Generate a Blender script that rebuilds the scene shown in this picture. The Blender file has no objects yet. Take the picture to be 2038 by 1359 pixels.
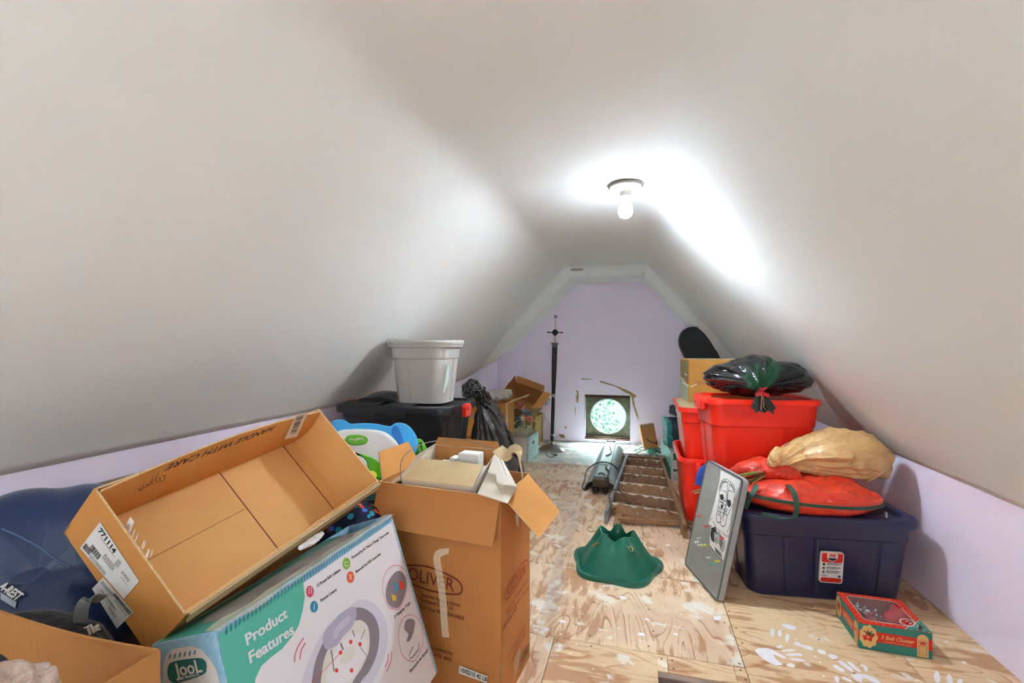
import bpy, bmesh, math, random
from mathutils import Vector, Matrix, noise, Euler
from mathutils.bvhtree import BVHTree
PI = math.pi
sc = bpy.context.scene
C = sc.collection
# ---------------------------------------------------------------- camera
FPX = 930.0                       # focal length in pixels of the 2038 wide frame
YAW = math.radians(15.1)
EYE = Vector((0, 0, 1.2))
cam_d = bpy.data.cameras.new('camera')
cam_d.sensor_width = 36
cam_d.lens = FPX * 36 / 2038
cam_d.shift_y = 5.5 / 2038
cam_d.clip_start = 0.02
cam = bpy.data.objects.new('camera', cam_d)
C.objects.link(cam)
cam.location = EYE
cam.rotation_euler = (PI / 2, 0, YAW)
sc.camera = cam
# ---------------------------------------------------------------- world: daylight outside the gable vent
wd = bpy.data.worlds.new('daylight')
sc.world = wd
wd.use_nodes = True
bg = wd.node_tree.nodes['Background']
bg.inputs[0].default_value = (0.68, 0.92, 1.0, 1)
bg.inputs[1].default_value = 30
wn = wd.node_tree
w_tc = wn.nodes.new('ShaderNodeTexCoord')      # hazy bright sky overhead, dimmer towards the horizon
w_sp = wn.nodes.new('ShaderNodeSeparateXYZ')
w_mr = wn.nodes.new('ShaderNodeMapRange')
w_mr.inputs[1].default_value = .05
w_mr.inputs[2].default_value = .55
w_mr.inputs[3].default_value = .3
w_mr.inputs[4].default_value = 24
wn.links.new(w_tc.outputs['Generated'], w_sp.inputs[0])
wn.links.new(w_sp.outputs[2], w_mr.inputs[0])
wn.links.new(w_mr.outputs[0], bg.inputs[1])
# ---------------------------------------------------------------- view
sc.view_settings.view_transform = 'Standard'
sc.view_settings.look = 'None'
sc.view_settings.exposure = 2.12
sc.view_settings.gamma = 1.0
sc.view_settings.use_curve_mapping = False
sc.cycles.max_bounces = 12
sc.cycles.diffuse_bounces = 10
sc.cycles.transparent_max_bounces = 12
sc.cycles.use_denoising = True
sc.cycles.sample_clamp_indirect = 20
BULB_DOWN = 18.0                    # how much stronger its tip shines than its side
BULB = 50.0                        # emission of the bare bulb glass
BULB_BACK = 4.0                   # added fill bulb, unseen behind the camera


# added fill light aimed up at the near ceiling, behind the viewer
al = bpy.data.lights.new('bounce_fill', 'AREA')
al.shape = 'RECTANGLE'
al.size = 1.6
al.size_y = .9
al.energy = 3.4
al.color = (.71, .90, 1)
alo = bpy.data.objects.new('bounce_fill', al)
C.objects.link(alo)
alo.location = (-.25, -1.1, .95)
alo.rotation_euler = (math.radians(150), 0, 0)

# added fill light behind the viewer, facing forward into the room
dl_ = bpy.data.lights.new('rear_fill', 'AREA')
dl_.shape = 'RECTANGLE'
dl_.size = 1.6
dl_.size_y = 1.0
dl_.energy = 4.8
dl_.color = (.71, .90, 1)
dlo = bpy.data.objects.new('rear_fill', dl_)
C.objects.link(dlo)
dlo.location = (-.1, -2.0, 1.15)
dlo.rotation_euler = (math.radians(84), 0, 0)


# ---------------------------------------------------------------- helpers
def lin(h):
    h = h.lstrip('#')
    o = []
    for i in (0, 2, 4):
        v = int(h[i:i + 2], 16) / 255
        o.append(v / 12.92 if v <= .04045 else ((v + .055) / 1.055) ** 2.4)
    return (*o, 1)


def ray(px, py):
    u = (px - 1019) / FPX
    v = (685 - py) / FPX
    c, s = math.cos(YAW), math.sin(YAW)
    return Vector((u * c - s, c + u * s, v))


def atz(px, py, z=0.0):
    r = ray(px, py)
    return EYE + r * ((z - EYE.z) / r.z)


def atd(px, py, d):
    return EYE + ray(px, py) * d


def aty(px, py, y):
    r = ray(px, py)
    return EYE + r * (y / r.y)


def atx(px, py, x):
    r = ray(px, py)
    return EYE + r * (x / r.x)


MATS = {}


def M(name, col, rough=.6, metal=0., bump=None, var=None, coat=0., trans=0., alpha=1., col2=None, sheen=0., ior=1.5, spec=.5, emit=0.):
    """bump=(scale,strength) var=(scale,amount or 0..1 mix to col2)"""
    if name in MATS:
        return MATS[name]
    m = bpy.data.materials.new(name)
    m.use_nodes = True
    nt = m.node_tree
    b = nt.nodes['Principled BSDF']
    b.inputs['Base Color'].default_value = lin(col)
    b.inputs['Roughness'].default_value = rough
    b.inputs['Metallic'].default_value = metal
    b.inputs['Coat Weight'].default_value = coat
    b.inputs['Coat Roughness'].default_value = .15
    b.inputs['Transmission Weight'].default_value = trans
    b.inputs['Alpha'].default_value = alpha
    b.inputs['IOR'].default_value = ior
    b.inputs['Specular IOR Level'].default_value = spec
    b.inputs['Sheen Weight'].default_value = sheen
    if emit:
        b.inputs['Emission Color'].default_value = lin(col)
        b.inputs['Emission Strength'].default_value = emit
    tc = nt.nodes.new('ShaderNodeTexCoord')
    if var:
        n = nt.nodes.new('ShaderNodeTexNoise')
        n.inputs['Scale'].default_value = var[0]
        n.inputs['Detail'].default_value = 6
        n.inputs['Roughness'].default_value = .6
        nt.links.new(tc.outputs['Object'], n.inputs['Vector'])
        r = nt.nodes.new('ShaderNodeMapRange')
        r.inputs[1].default_value = .35
        r.inputs[2].default_value = .65
        nt.links.new(n.outputs[0], r.inputs[0])
        mx = nt.nodes.new('ShaderNodeMix')
        mx.data_type = 'RGBA'
        c1 = lin(col)
        k = 1 - var[1]
        mx.inputs[6].default_value = c1
        mx.inputs[7].default_value = lin(col2) if col2 else (c1[0] * k, c1[1] * k, c1[2] * k, 1)
        if col2:
            r.inputs[4].default_value = var[1]
        nt.links.new(r.outputs[0], mx.inputs[0])
        nt.links.new(mx.outputs[2], b.inputs['Base Color'])
    if bump:
        n = nt.nodes.new('ShaderNodeTexNoise')
        n.inputs['Scale'].default_value = bump[0]
        n.inputs['Detail'].default_value = 5
        nt.links.new(tc.outputs['Object'], n.inputs['Vector'])
        bp = nt.nodes.new('ShaderNodeBump')
        bp.inputs['Strength'].default_value = bump[1]
        bp.inputs['Distance'].default_value = .01
        nt.links.new(n.outputs[0], bp.inputs['Height'])
        nt.links.new(bp.outputs[0], b.inputs['Normal'])
    MATS[name] = m
    return m


class MB:
    """collects shapes and links them as one mesh object"""

    def __init__(s):
        s.v = []
        s.f = []
        s.mi = []

    def add(s, vs, fs, mi=0, T=None):
        o = len(s.v)
        s.v += [tuple(T @ Vector(v)) if T is not None else tuple(v) for v in vs]
        s.f += [tuple(i + o for i in f) for f in fs]
        s.mi += [mi] * len(fs)
        return s

    def box(s, a, b, T=None, mi=0):
        x0, y0, z0 = a
        x1, y1, z1 = b
        vs = [(x0, y0, z0), (x1, y0, z0), (x1, y1, z0), (x0, y1, z0), (x0, y0, z1), (x1, y0, z1), (x1, y1, z1), (x0, y1, z1)]
        return s.add(vs, [(0, 3, 2, 1), (4, 5, 6, 7), (0, 1, 5, 4), (1, 2, 6, 5), (2, 3, 7, 6), (3, 0, 4, 7)], mi, T)

    def beam(s, p, q, w, h, up=(0, 0, 1), mi=0):
        p, q = Vector(p), Vector(q)
        d = (q - p).normalized()
        x = d.cross(Vector(up)).normalized()
        z = x.cross(d).normalized()
        L = (q - p).length
        T = Matrix((( x.x, d.x, z.x, p.x), (x.y, d.y, z.y, p.y), (x.z, d.z, z.z, p.z), (0, 0, 0, 1)))
        return s.box((-w / 2, 0, -h / 2), (w / 2, L, h / 2), T, mi)

    def loft(s, rings, closed=True, cap0=True, cap1=True, mi=0, T=None):
        n = len(rings[0])
        vs = [p for r in rings for p in r]
        fs = []
        for i in range(len(rings) - 1):
            for j in range(n if closed else n - 1):
                k = (j + 1) % n
                fs.append((i * n + j, i * n + k, (i + 1) * n + k, (i + 1) * n + j))
        if cap0:
            fs.append(tuple(reversed(range(n))))
        if cap1:
            fs.append(tuple((len(rings) - 1) * n + j for j in range(n)))
        return s.add(vs, fs, mi, T)

    def lathe(s, prof, n=32, T=None, mi=0, cap0=True, cap1=True):
        rings = [[(r * math.cos(2 * PI * j / n), r * math.sin(2 * PI * j / n), z) for j in range(n)] for r, z in prof]
        return s.loft(rings, True, cap0, cap1, mi, T)

    def tube(s, pts, r, n=10, mi=0, caps=True, T=None):
        pts = [Vector(p) for p in pts]
        R = r if isinstance(r, (list, tuple)) else [r] * len(pts)
        rings = []
        ref = None
        for i, p in enumerate(pts):
            d = (pts[min(i + 1, len(pts) - 1)] - pts[max(i - 1, 0)])
            if d.length < 1e-9:
                d = Vector((0, 0, 1))
            d.normalize()
            if ref is None:
                ref = d.orthogonal().normalized()
            ref = (ref - d * ref.dot(d))
            if ref.length < 1e-6:
                ref = d.orthogonal()
            ref.normalize()
            b = d.cross(ref)
            rings.append([tuple(p + (ref * math.cos(2 * PI * j / n) + b * math.sin(2 * PI * j / n)) * R[i]) for j in range(n)])
        return s.loft(rings, True, caps, caps, mi, T)

    def ribbon(s, pts, w, wdir, t=.001, mi=0):
        """a strip of width w along pts; wdir the direction of its width"""
        pts = [Vector(p) for p in pts]
        rings = []
        for i, p in enumerate(pts):
            d = (pts[min(i + 1, len(pts) - 1)] - pts[max(i - 1, 0)]).normalized()
            wd_ = Vector(wdir[i] if isinstance(wdir, list) else wdir)
            wd_ = (wd_ - d * wd_.dot(d)).normalized()
            nn = d.cross(wd_)
            rings.append([tuple(p + wd_ * a * w / 2 + nn * b * t / 2) for a, b in ((-1, -1), (1, -1), (1, 1), (-1, 1))])
        return s.loft(rings, True, True, True, mi)

    def prism(s, outline, z0, z1, T=None, mi=0):
        n = len(outline)
        vs = [(x, y, z0) for x, y in outline] + [(x, y, z1) for x, y in outline]
        fs = [tuple(reversed(range(n))), tuple(range(n, 2 * n))]
        fs += [(i, (i + 1) % n, n + (i + 1) % n, n + i) for i in range(n)]
        return s.add(vs, fs, mi, T)

    def grid(s, fn, nu, nv, mi=0, closeu=False):
        vs = [tuple(fn(i / nu, j / nv)) for j in range(nv + 1) for i in range(nu + (0 if closeu else 1))]
        w = nu if closeu else nu + 1
        fs = []
        for j in range(nv):
            for i in range(nu):
                k = (i + 1) % w
                fs.append((j * w + i, j * w + k, (j + 1) * w + k, (j + 1) * w + i))
        return s.add(vs, fs, mi)

    def build(s, name, mat, parent=None, sharp=35, bevel=0, solid=0, subd=0, loc=None, fix=True):
        me = bpy.data.meshes.new(name)
        me.from_pydata(s.v, [], s.f)
        mats = mat if isinstance(mat, (list, tuple)) else [mat]
        for m in mats:
            me.materials.append(m)
        me.polygons.foreach_set('material_index', s.mi)
        bm = bmesh.new()
        bm.from_mesh(me)
        if fix:
            bmesh.ops.recalc_face_normals(bm, faces=bm.faces)
        for f in bm.faces:
            f.smooth = sharp > 0
        a = math.radians(sharp)
        for e in bm.edges:
            if len(e.link_faces) == 2 and e.calc_face_angle(0) > a:
                e.smooth = False
        bm.to_mesh(me)
        bm.free()
        o = bpy.data.objects.new(name, me)
        C.objects.link(o)
        if parent:
            o.parent = parent
        if loc is not None:
            o.location = loc
        if solid:
            md = o.modifiers.new('thickness', 'SOLIDIFY')
            md.thickness = solid
            md.offset = 0
        if bevel:
            md = o.modifiers.new('bevel', 'BEVEL')
            md.width = bevel
            md.segments = 2
            md.limit_method = 'ANGLE'
            md.angle_limit = math.radians(40)
        if subd:
            md = o.modifiers.new('subd', 'SUBSURF')
            md.levels = md.render_levels = subd
        return o


def tag(o, label, cat, group=None, kind=None):
    o['label'] = label
    o['category'] = cat
    if group:
        o['group'] = group
    if kind:
        o['kind'] = kind
    return o


def thing(name, label, cat, loc=(0, 0, 0), rot=(0, 0, 0), group=None):
    o = bpy.data.objects.new(name, None)
    o.empty_display_size = .05
    C.objects.link(o)
    o.location = loc
    o.rotation_euler = rot
    return tag(o, label, cat, group)


def struct(o, label=None):
    o['kind'] = 'structure'
    if label:
        o['label'] = label
    return o


def frame(o, x, y):
    """matrix: origin o, x to the right, y up, z out of the surface"""
    o, x, y = Vector(o), Vector(x).normalized(), Vector(y)
    z = x.cross(y).normalized()
    y = z.cross(x)
    return Matrix(((x.x, y.x, z.x, o.x), (x.y, y.y, z.y, o.y), (x.z, y.z, z.z, o.z), (0, 0, 0, 1)))


def text(body, size, T, mat, name='lettering', parent=None, lift=.0006, bold=0, shear=0, align='CENTER', sx=1., space=1., ext=.0002):
    cu = bpy.data.curves.new('t', 'FONT')
    cu.body = body
    cu.size = size
    cu.offset = bold
    cu.shear = shear
    cu.align_x = align
    cu.align_y = 'CENTER'
    cu.space_character = space
    cu.resolution_u = 3
    cu.extrude = ext
    ob = bpy.data.objects.new('t', cu)
    C.objects.link(ob)
    dg = bpy.context.evaluated_depsgraph_get()
    me = bpy.data.meshes.new_from_object(ob.evaluated_get(dg))
    bpy.data.objects.remove(ob)
    bpy.data.curves.remove(cu)
    me.transform(T @ Matrix.Translation((0, 0, lift)) @ Matrix.Diagonal((sx, 1, 1, 1)))
    me.materials.clear()
    me.materials.append(mat)
    me.name = name
    o = bpy.data.objects.new(name, me)
    C.objects.link(o)
    if parent:
        o.parent = parent
    return o


def ell(cx, cy, rx, ry, a=0, n=24):
    ca, sa = math.cos(a), math.sin(a)
    return [(cx + rx * math.cos(t) * ca - ry * math.sin(t) * sa, cy + rx * math.cos(t) * sa + ry * math.sin(t) * ca) for t in [2 * PI * i / n for i in range(n)]]


def rrect(x0, y0, x1, y1, r, n=5):
    o = []
    for cx, cy, a in ((x1 - r, y0 + r, -PI / 2), (x1 - r, y1 - r, 0), (x0 + r, y1 - r, PI / 2), (x0 + r, y0 + r, PI)):
        o += [(cx + r * math.cos(a + PI / 2 * k / n), cy + r * math.sin(a + PI / 2 * k / n)) for k in range(n + 1)]
    return o


def ringpoly(mb, cx, cy, rx, ry, w, T, a=0, mi=0, t0=0, t1=2 * PI, n=36, z=.0004):
    """outlined ellipse as a flat band"""
    vs, fs = [], []
    ca, sa = math.cos(a), math.sin(a)
    for i in range(n + 1):
        t = t0 + (t1 - t0) * i / n
        for k in (0, 1):
            x, y = (rx - k * w) * math.cos(t), (ry - k * w) * math.sin(t)
            vs.append((cx + x * ca - y * sa, cy + x * sa + y * ca, z))
    for i in range(n):
        fs.append((2 * i, 2 * i + 2, 2 * i + 3, 2 * i + 1))
    mb.add(vs, fs, mi, T)


def stroke(mb, pts, w, T, mi=0, z=.0005):
    """a flat pen stroke on a surface"""
    pts = [Vector((p[0], p[1])) for p in pts]
    vs, fs = [], []
    for i, p in enumerate(pts):
        d = pts[min(i + 1, len(pts) - 1)] - pts[max(i - 1, 0)]
        d = d.normalized() if d.length else Vector((1, 0))
        nn = Vector((-d.y, d.x)) * w / 2
        vs += [(p.x + nn.x, p.y + nn.y, z), (p.x - nn.x, p.y - nn.y, z)]
    for i in range(len(pts) - 1):
        fs.append((2 * i, 2 * i + 1, 2 * i + 3, 2 * i + 2))
    mb.add(vs, fs, mi, T)


def flat(mb, outline, T, mi=0, z=.0004):
    mb.add([(x, y, z) for x, y in outline], [tuple(range(len(outline)))], mi, T)


def smooth_path(pts, n=8, closed=False):
    """Catmull-Rom through pts"""
    P = [Vector(p) for p in pts]
    o = []
    m = len(P)
    rng = m if closed else m - 1
    for i in range(rng):
        if closed:
            a, b, c, d = P[(i - 1) % m], P[i], P[(i + 1) % m], P[(i + 2) % m]
        else:
            a, b, c, d = P[max(i - 1, 0)], P[i], P[i + 1], P[min(i + 2, m - 1)]
        for k in range(n):
            t = k / n
            o.append(.5 * ((2 * b) + (c - a) * t + (2 * a - 5 * b + 4 * c - d) * t * t + (3 * b - a - 3 * c + d) * t ** 3))
    if not closed:
        o.append(P[-1])
    return o


def fitted_text(o, body, T, p0, p1, size, mat, par, name='lettering', lift=.0006, bold=0., shear=0., ext=.0002):
    """lettering on the flat face T running from 2D point p0 to p1 of that face"""
    a, b = Vector((*p0, 0)), Vector((*p1, 0))
    d = b - a
    TT_ = T @ frame(a.lerp(b, .5), (d.x, d.y, 0), (-d.y, d.x, 0))
    ob = text(body, size, TT_, mat, name, par, lift=lift, bold=bold, shear=shear, ext=ext)
    inv = TT_.inverted()
    xs = [(inv @ v.co).x for v in ob.data.vertices]
    k = d.length / (max(xs) - min(xs))
    ob.data.transform(TT_ @ Matrix.Translation((-(max(xs) + min(xs)) / 2 * k, 0, 0)) @ Matrix.Diagonal((k, 1, 1, 1)) @ inv)
    return ob


def seen(o, px, py, lift=0.):
    """where the sight line of a photo point meets the mesh of o (o at the origin)"""
    bv = BVHTree.FromPolygons([v.co for v in o.data.vertices], [p.vertices[:] for p in o.data.polygons])
    r = ray(px, py).normalized()
    h = bv.ray_cast(EYE, r)
    return (h[0] - r * lift) if h[0] else None


def sst(a, b, x):
    t = max(0, min(1, (x - a) / (b - a)))
    return t * t * (3 - 2 * t)


def crease(p, k=1.):
    """sharp fold field, 0..1, ridges where cells meet"""
    d = noise.voronoi(Vector(p) * k)[0]
    return min(1, d[1] - d[0])


def crumple(p, f, a):
    v = (crease(p, f) - .35) * a + (crease(Vector(p) + Vector((5, 3, 1)), f * 2.3) - .35) * a * .45
    return v + noise.noise(Vector(p) * f * .6) * a * .8


def rr_ring(L, W, r, z, nl=24, nw=16, nc=6, off=None):
    """ring of a rounded rectangle with its outward normals; off(side, t) moves a wall point outward"""
    pts = []
    hx, hy = L / 2, W / 2
    sides = [((-hx + r, -hy), (hx - r, -hy), (0, -1), nl, 0), ((hx, -hy + r), (hx, hy - r), (1, 0), nw, 1),
             ((hx - r, hy), (-hx + r, hy), (0, 1), nl, 2), ((-hx, hy - r), (-hx, -hy + r), (-1, 0), nw, 3)]
    cor = [(hx - r, -hy + r, -PI / 2), (hx - r, hy - r, 0), (-hx + r, hy - r, PI / 2), (-hx + r, -hy + r, PI)]
    for k, (a, b, nrm, n, sd) in enumerate(sides):
        for i in range(n + 1):
            t = i / n
            o = off(sd, t) if off else 0
            pts.append((a[0] + (b[0] - a[0]) * t + nrm[0] * o, a[1] + (b[1] - a[1]) * t + nrm[1] * o, z))
        cx, cy, a0 = cor[k]
        for i in range(1, nc):
            a_ = a0 + PI / 2 * i / nc
            pts.append((cx + r * math.cos(a_), cy + r * math.sin(a_), z))
    return pts
# ================================================================ materials
def drywall_mat(name, col, col2, bs=.12):
    m = M(name, col, .75, var=(1.3, .35), col2=col2)
    nt = m.node_tree
    b = nt.nodes['Principled BSDF']
    b.inputs['Specular IOR Level'].default_value = .3
    tc = nt.nodes.new('ShaderNodeTexCoord')
    a = nt.nodes.new('ShaderNodeTexNoise')
    a.inputs['Scale'].default_value = 2.2
    a.inputs['Detail'].default_value = 2
    c = nt.nodes.new('ShaderNodeTexNoise')
    c.inputs['Scale'].default_value = 160
    c.inputs['Detail'].default_value = 3
    nt.links.new(tc.outputs['Object'], a.inputs['Vector'])
    nt.links.new(tc.outputs['Object'], c.inputs['Vector'])
    b1 = nt.nodes.new('ShaderNodeBump')
    b1.inputs['Strength'].default_value = .25
    b1.inputs['Distance'].default_value = .02
    b2 = nt.nodes.new('ShaderNodeBump')
    b2.inputs['Strength'].default_value = bs
    b2.inputs['Distance'].default_value = .002
    nt.links.new(a.outputs[0], b1.inputs['Height'])
    nt.links.new(c.outputs[0], b2.inputs['Height'])
    nt.links.new(b1.outputs[0], b2.inputs['Normal'])
    nt.links.new(b2.outputs[0], b.inputs['Normal'])
    return m


m_dry = drywall_mat('white drywall', '#eaeae6', '#e5e5e0')
m_lav = drywall_mat('lavender painted wall', '#f3e6f7', '#efe0f3')


def plywood(name, base, dark, grey, paint_amt, rotz=0.):
    m = bpy.data.materials.new(name)
    m.use_nodes = True
    nt = m.node_tree
    N, Lk = nt.nodes.new, nt.links.new
    b = nt.nodes['Principled BSDF']
    b.inputs['Roughness'].default_value = .6
    tc = N('ShaderNodeTexCoord')
    at = N('ShaderNodeAttribute')
    at.attribute_name = 'panel'
    mp = N('ShaderNodeMapping')
    mp.inputs['Rotation'].default_value = (0, 0, rotz)
    ad = N('ShaderNodeVectorMath')
    ad.operation = 'ADD'
    Lk(tc.outputs['Object'], ad.inputs[0])
    Lk(at.outputs['Vector'], ad.inputs[1])
    Lk(ad.outputs[0], mp.inputs['Vector'])
    st = N('ShaderNodeMapping')
    st.inputs['Scale'].default_value = (3.4, .8, 1)
    Lk(mp.outputs[0], st.inputs['Vector'])
    n1 = N('ShaderNodeTexNoise')            # cathedral grain field
    n1.inputs['Scale'].default_value = 1.5
    n1.inputs['Detail'].default_value = 1.5
    n1.inputs['Distortion'].default_value = .5
    Lk(st.outputs[0], n1.inputs['Vector'])
    k = N('ShaderNodeMath')
    k.operation = 'MULTIPLY'
    k.inputs[1].default_value = 18
    Lk(n1.outputs[0], k.inputs[0])
    fr = N('ShaderNodeMath')
    fr.operation = 'FRACT'
    Lk(k.outputs[0], fr.inputs[0])
    rp = N('ShaderNodeValToRGB')
    rp.color_ramp.elements[0].position = 0
    rp.color_ramp.elements[0].color = (0, 0, 0, 1)
    rp.color_ramp.elements[1].position = .78
    rp.color_ramp.elements[1].color = (.25, .25, .25, 1)
    e = rp.color_ramp.elements.new(.93)
    e.color = (1, 1, 1, 1)
    e = rp.color_ramp.elements.new(1)
    e.color = (0, 0, 0, 1)
    Lk(fr.outputs[0], rp.inputs[0])
    # patchiness of the grain
    n2 = N('ShaderNodeTexNoise')
    n2.inputs['Scale'].default_value = 5
    n2.inputs['Detail'].default_value = 8
    n2.inputs['Roughness'].default_value = .65
    Lk(mp.outputs[0], n2.inputs['Vector'])
    r2 = N('ShaderNodeMapRange')
    r2.inputs[1].default_value = .42
    r2.inputs[2].default_value = .55
    Lk(n2.outputs[0], r2.inputs[0])
    mu = N('ShaderNodeMath')
    mu.operation = 'MULTIPLY'
    Lk(rp.outputs[0], mu.inputs[0])
    Lk(r2.outputs[0], mu.inputs[1])
    c1 = N('ShaderNodeMix')
    c1.data_type = 'RGBA'
    c1.inputs[6].default_value = lin(base)
    c1.inputs[7].default_value = lin(grey)
    n3 = N('ShaderNodeTexNoise')
    n3.inputs['Scale'].default_value = 3
    n3.inputs['Detail'].default_value = 7
    Lk(mp.outputs[0], n3.inputs['Vector'])
    r3 = N('ShaderNodeMapRange')
    r3.inputs[1].default_value = .4
    r3.inputs[2].default_value = .62
    Lk(n3.outputs[0], r3.inputs[0])
    Lk(r3.outputs[0], c1.inputs[0])
    c2 = N('ShaderNodeMix')
    c2.data_type = 'RGBA'
    c2.inputs[7].default_value = lin(dark)
    Lk(c1.outputs[2], c2.inputs[6])
    Lk(mu.outputs[0], c2.inputs[0])
    # rusty abraded patches along the grain
    sg = N('ShaderNodeMapping')
    sg.inputs['Scale'].default_value = (26, 5, 1)
    Lk(mp.outputs[0], sg.inputs['Vector'])
    n5 = N('ShaderNodeTexNoise')
    n5.inputs['Scale'].default_value = 1
    n5.inputs['Detail'].default_value = 4
    Lk(sg.outputs[0], n5.inputs['Vector'])
    n6 = N('ShaderNodeTexNoise')
    n6.inputs['Scale'].default_value = 2.6
    n6.inputs['Detail'].default_value = 5
    Lk(ad.outputs[0], n6.inputs['Vector'])
    m5 = N('ShaderNodeMath')
    m5.operation = 'MULTIPLY'
    Lk(n5.outputs[0], m5.inputs[0])
    Lk(n6.outputs[0], m5.inputs[1])
    r5 = N('ShaderNodeMapRange')
    r5.inputs[1].default_value = .262
    r5.inputs[2].default_value = .31
    r5.inputs[4].default_value = .65
    Lk(m5.outputs[0], r5.inputs[0])
    c3 = N('ShaderNodeMix')
    c3.data_type = 'RGBA'
    c3.inputs[7].default_value = lin('#a56c3c')
    Lk(c2.outputs[2], c3.inputs[6])
    Lk(r5.outputs[0], c3.inputs[0])
    # white paint smears
    n4 = N('ShaderNodeTexNoise')
    n4.inputs['Scale'].default_value = 7.5
    n4.inputs['Detail'].default_value = 9
    n4.inputs['Roughness'].default_value = .6
    Lk(ad.outputs[0], n4.inputs['Vector'])
    r4 = N('ShaderNodeMapRange')
    r4.inputs[1].default_value = .60 - paint_amt
    r4.inputs[2].default_value = .66 - paint_amt
    r4.inputs[4].default_value = .8
    Lk(n4.outputs[0], r4.inputs[0])
    c4 = N('ShaderNodeMix')
    c4.data_type = 'RGBA'
    c4.inputs[7].default_value = lin('#e9e2d6')
    Lk(c3.outputs[2], c4.inputs[6])
    Lk(r4.outputs[0], c4.inputs[0])
    # fine specks
    v = N('ShaderNodeTexVoronoi')
    v.inputs['Scale'].default_value = 16
    Lk(ad.outputs[0], v.inputs['Vector'])
    lt = N('ShaderNodeMath')
    lt.operation = 'LESS_THAN'
    lt.inputs[1].default_value = .07
    Lk(v.outputs['Distance'], lt.inputs[0])
    c5 = N('ShaderNodeMix')
    c5.data_type = 'RGBA'
    c5.inputs[7].default_value = lin('#efe9e0')
    Lk(c4.outputs[2], c5.inputs[6])
    Lk(lt.outputs[0], c5.inputs[0])
    Lk(c5.outputs[2], b.inputs['Base Color'])
    bp = N('ShaderNodeBump')
    bp.inputs['Strength'].default_value = .25
    bp.inputs['Distance'].default_value = .003
    bp.invert = True
    Lk(mu.outputs[0], bp.inputs['Height'])
    Lk(bp.outputs[0], b.inputs['Normal'])
    return m


m_ply_a = plywood('worn plywood', '#e6c9a6', '#a06a42', '#d6b697', .035)
m_ply_b = plywood('clean plywood', '#e3c49a', '#b98354', '#d9b891', -.01, PI / 2)
m_ply_w = plywood('whitewashed plywood', '#cfd2c8', '#a59c8a', '#c2c6c0', .09, PI / 2)
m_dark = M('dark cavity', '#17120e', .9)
m_joist = M('old joist wood', '#9c8474', .8, var=(9, .4), bump=(30, .4))


def card_mat(name, col, dark=.14, flute='x'):
    """kraft board: faint flutes under the liner and blotchy wear"""
    m = M(name, col, .72, var=(3.5, dark))
    nt = m.node_tree
    b = nt.nodes['Principled BSDF']
    b.inputs['Specular IOR Level'].default_value = .25
    tc = nt.nodes.new('ShaderNodeTexCoord')
    w = nt.nodes.new('ShaderNodeTexWave')
    w.bands_direction = flute.upper()
    w.inputs['Scale'].default_value = 26
    w.inputs['Distortion'].default_value = .3
    w.inputs['Detail'].default_value = 1
    n = nt.nodes.new('ShaderNodeTexNoise')
    n.inputs['Scale'].default_value = 11
    n.inputs['Detail'].default_value = 3
    nt.links.new(tc.outputs['Object'], w.inputs['Vector'])
    nt.links.new(tc.outputs['Object'], n.inputs['Vector'])
    b1 = nt.nodes.new('ShaderNodeBump')
    b1.inputs['Strength'].default_value = .12
    b1.inputs['Distance'].default_value = .002
    b2 = nt.nodes.new('ShaderNodeBump')
    b2.inputs['Strength'].default_value = .35
    b2.inputs['Distance'].default_value = .006
    nt.links.new(w.outputs[0], b1.inputs['Height'])
    nt.links.new(n.outputs[0], b2.inputs['Height'])
    nt.links.new(b1.outputs[0], b2.inputs['Normal'])
    nt.links.new(b2.outputs[0], b.inputs['Normal'])
    return m


m_card = card_mat('kraft cardboard', '#d4934f')
m_card_in = card_mat('kraft cardboard liner', '#e3ae6c', .1, 'y')
m_card_edge = M('corrugated edge', '#d9b585', .8, bump=(220, .5))
m_card_dk = card_mat('brown cardboard', '#b98049')
m_card_or = card_mat('orange brown cardboard', '#c98a3c')
m_card_lt = card_mat('pale tan cardboard', '#cdb187')
m_card_wh = M('white faced chipboard', '#d8cdbd', .7, var=(7, .3), col2='#b89a72')
m_tape = M('clear packing tape', '#e8dcc4', .15, alpha=.24, bump=(40, .5), coat=.5)
m_white = M('white paper', '#e6e1da', .6, var=(12, .08))
m_black = M('black ink', '#14120f', .6)
m_red_ink = M('red ink', '#a8401c', .7)
m_brown_ink = M('brown ink', '#6b3216', .7)
m_brown_ink2 = M('dark brown ink', '#4a2a14', .7)
m_foam = M('white polystyrene foam', '#e6e3dc', .8, bump=(90, .3))

# ================================================================ the room
YB = 5.78


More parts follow.
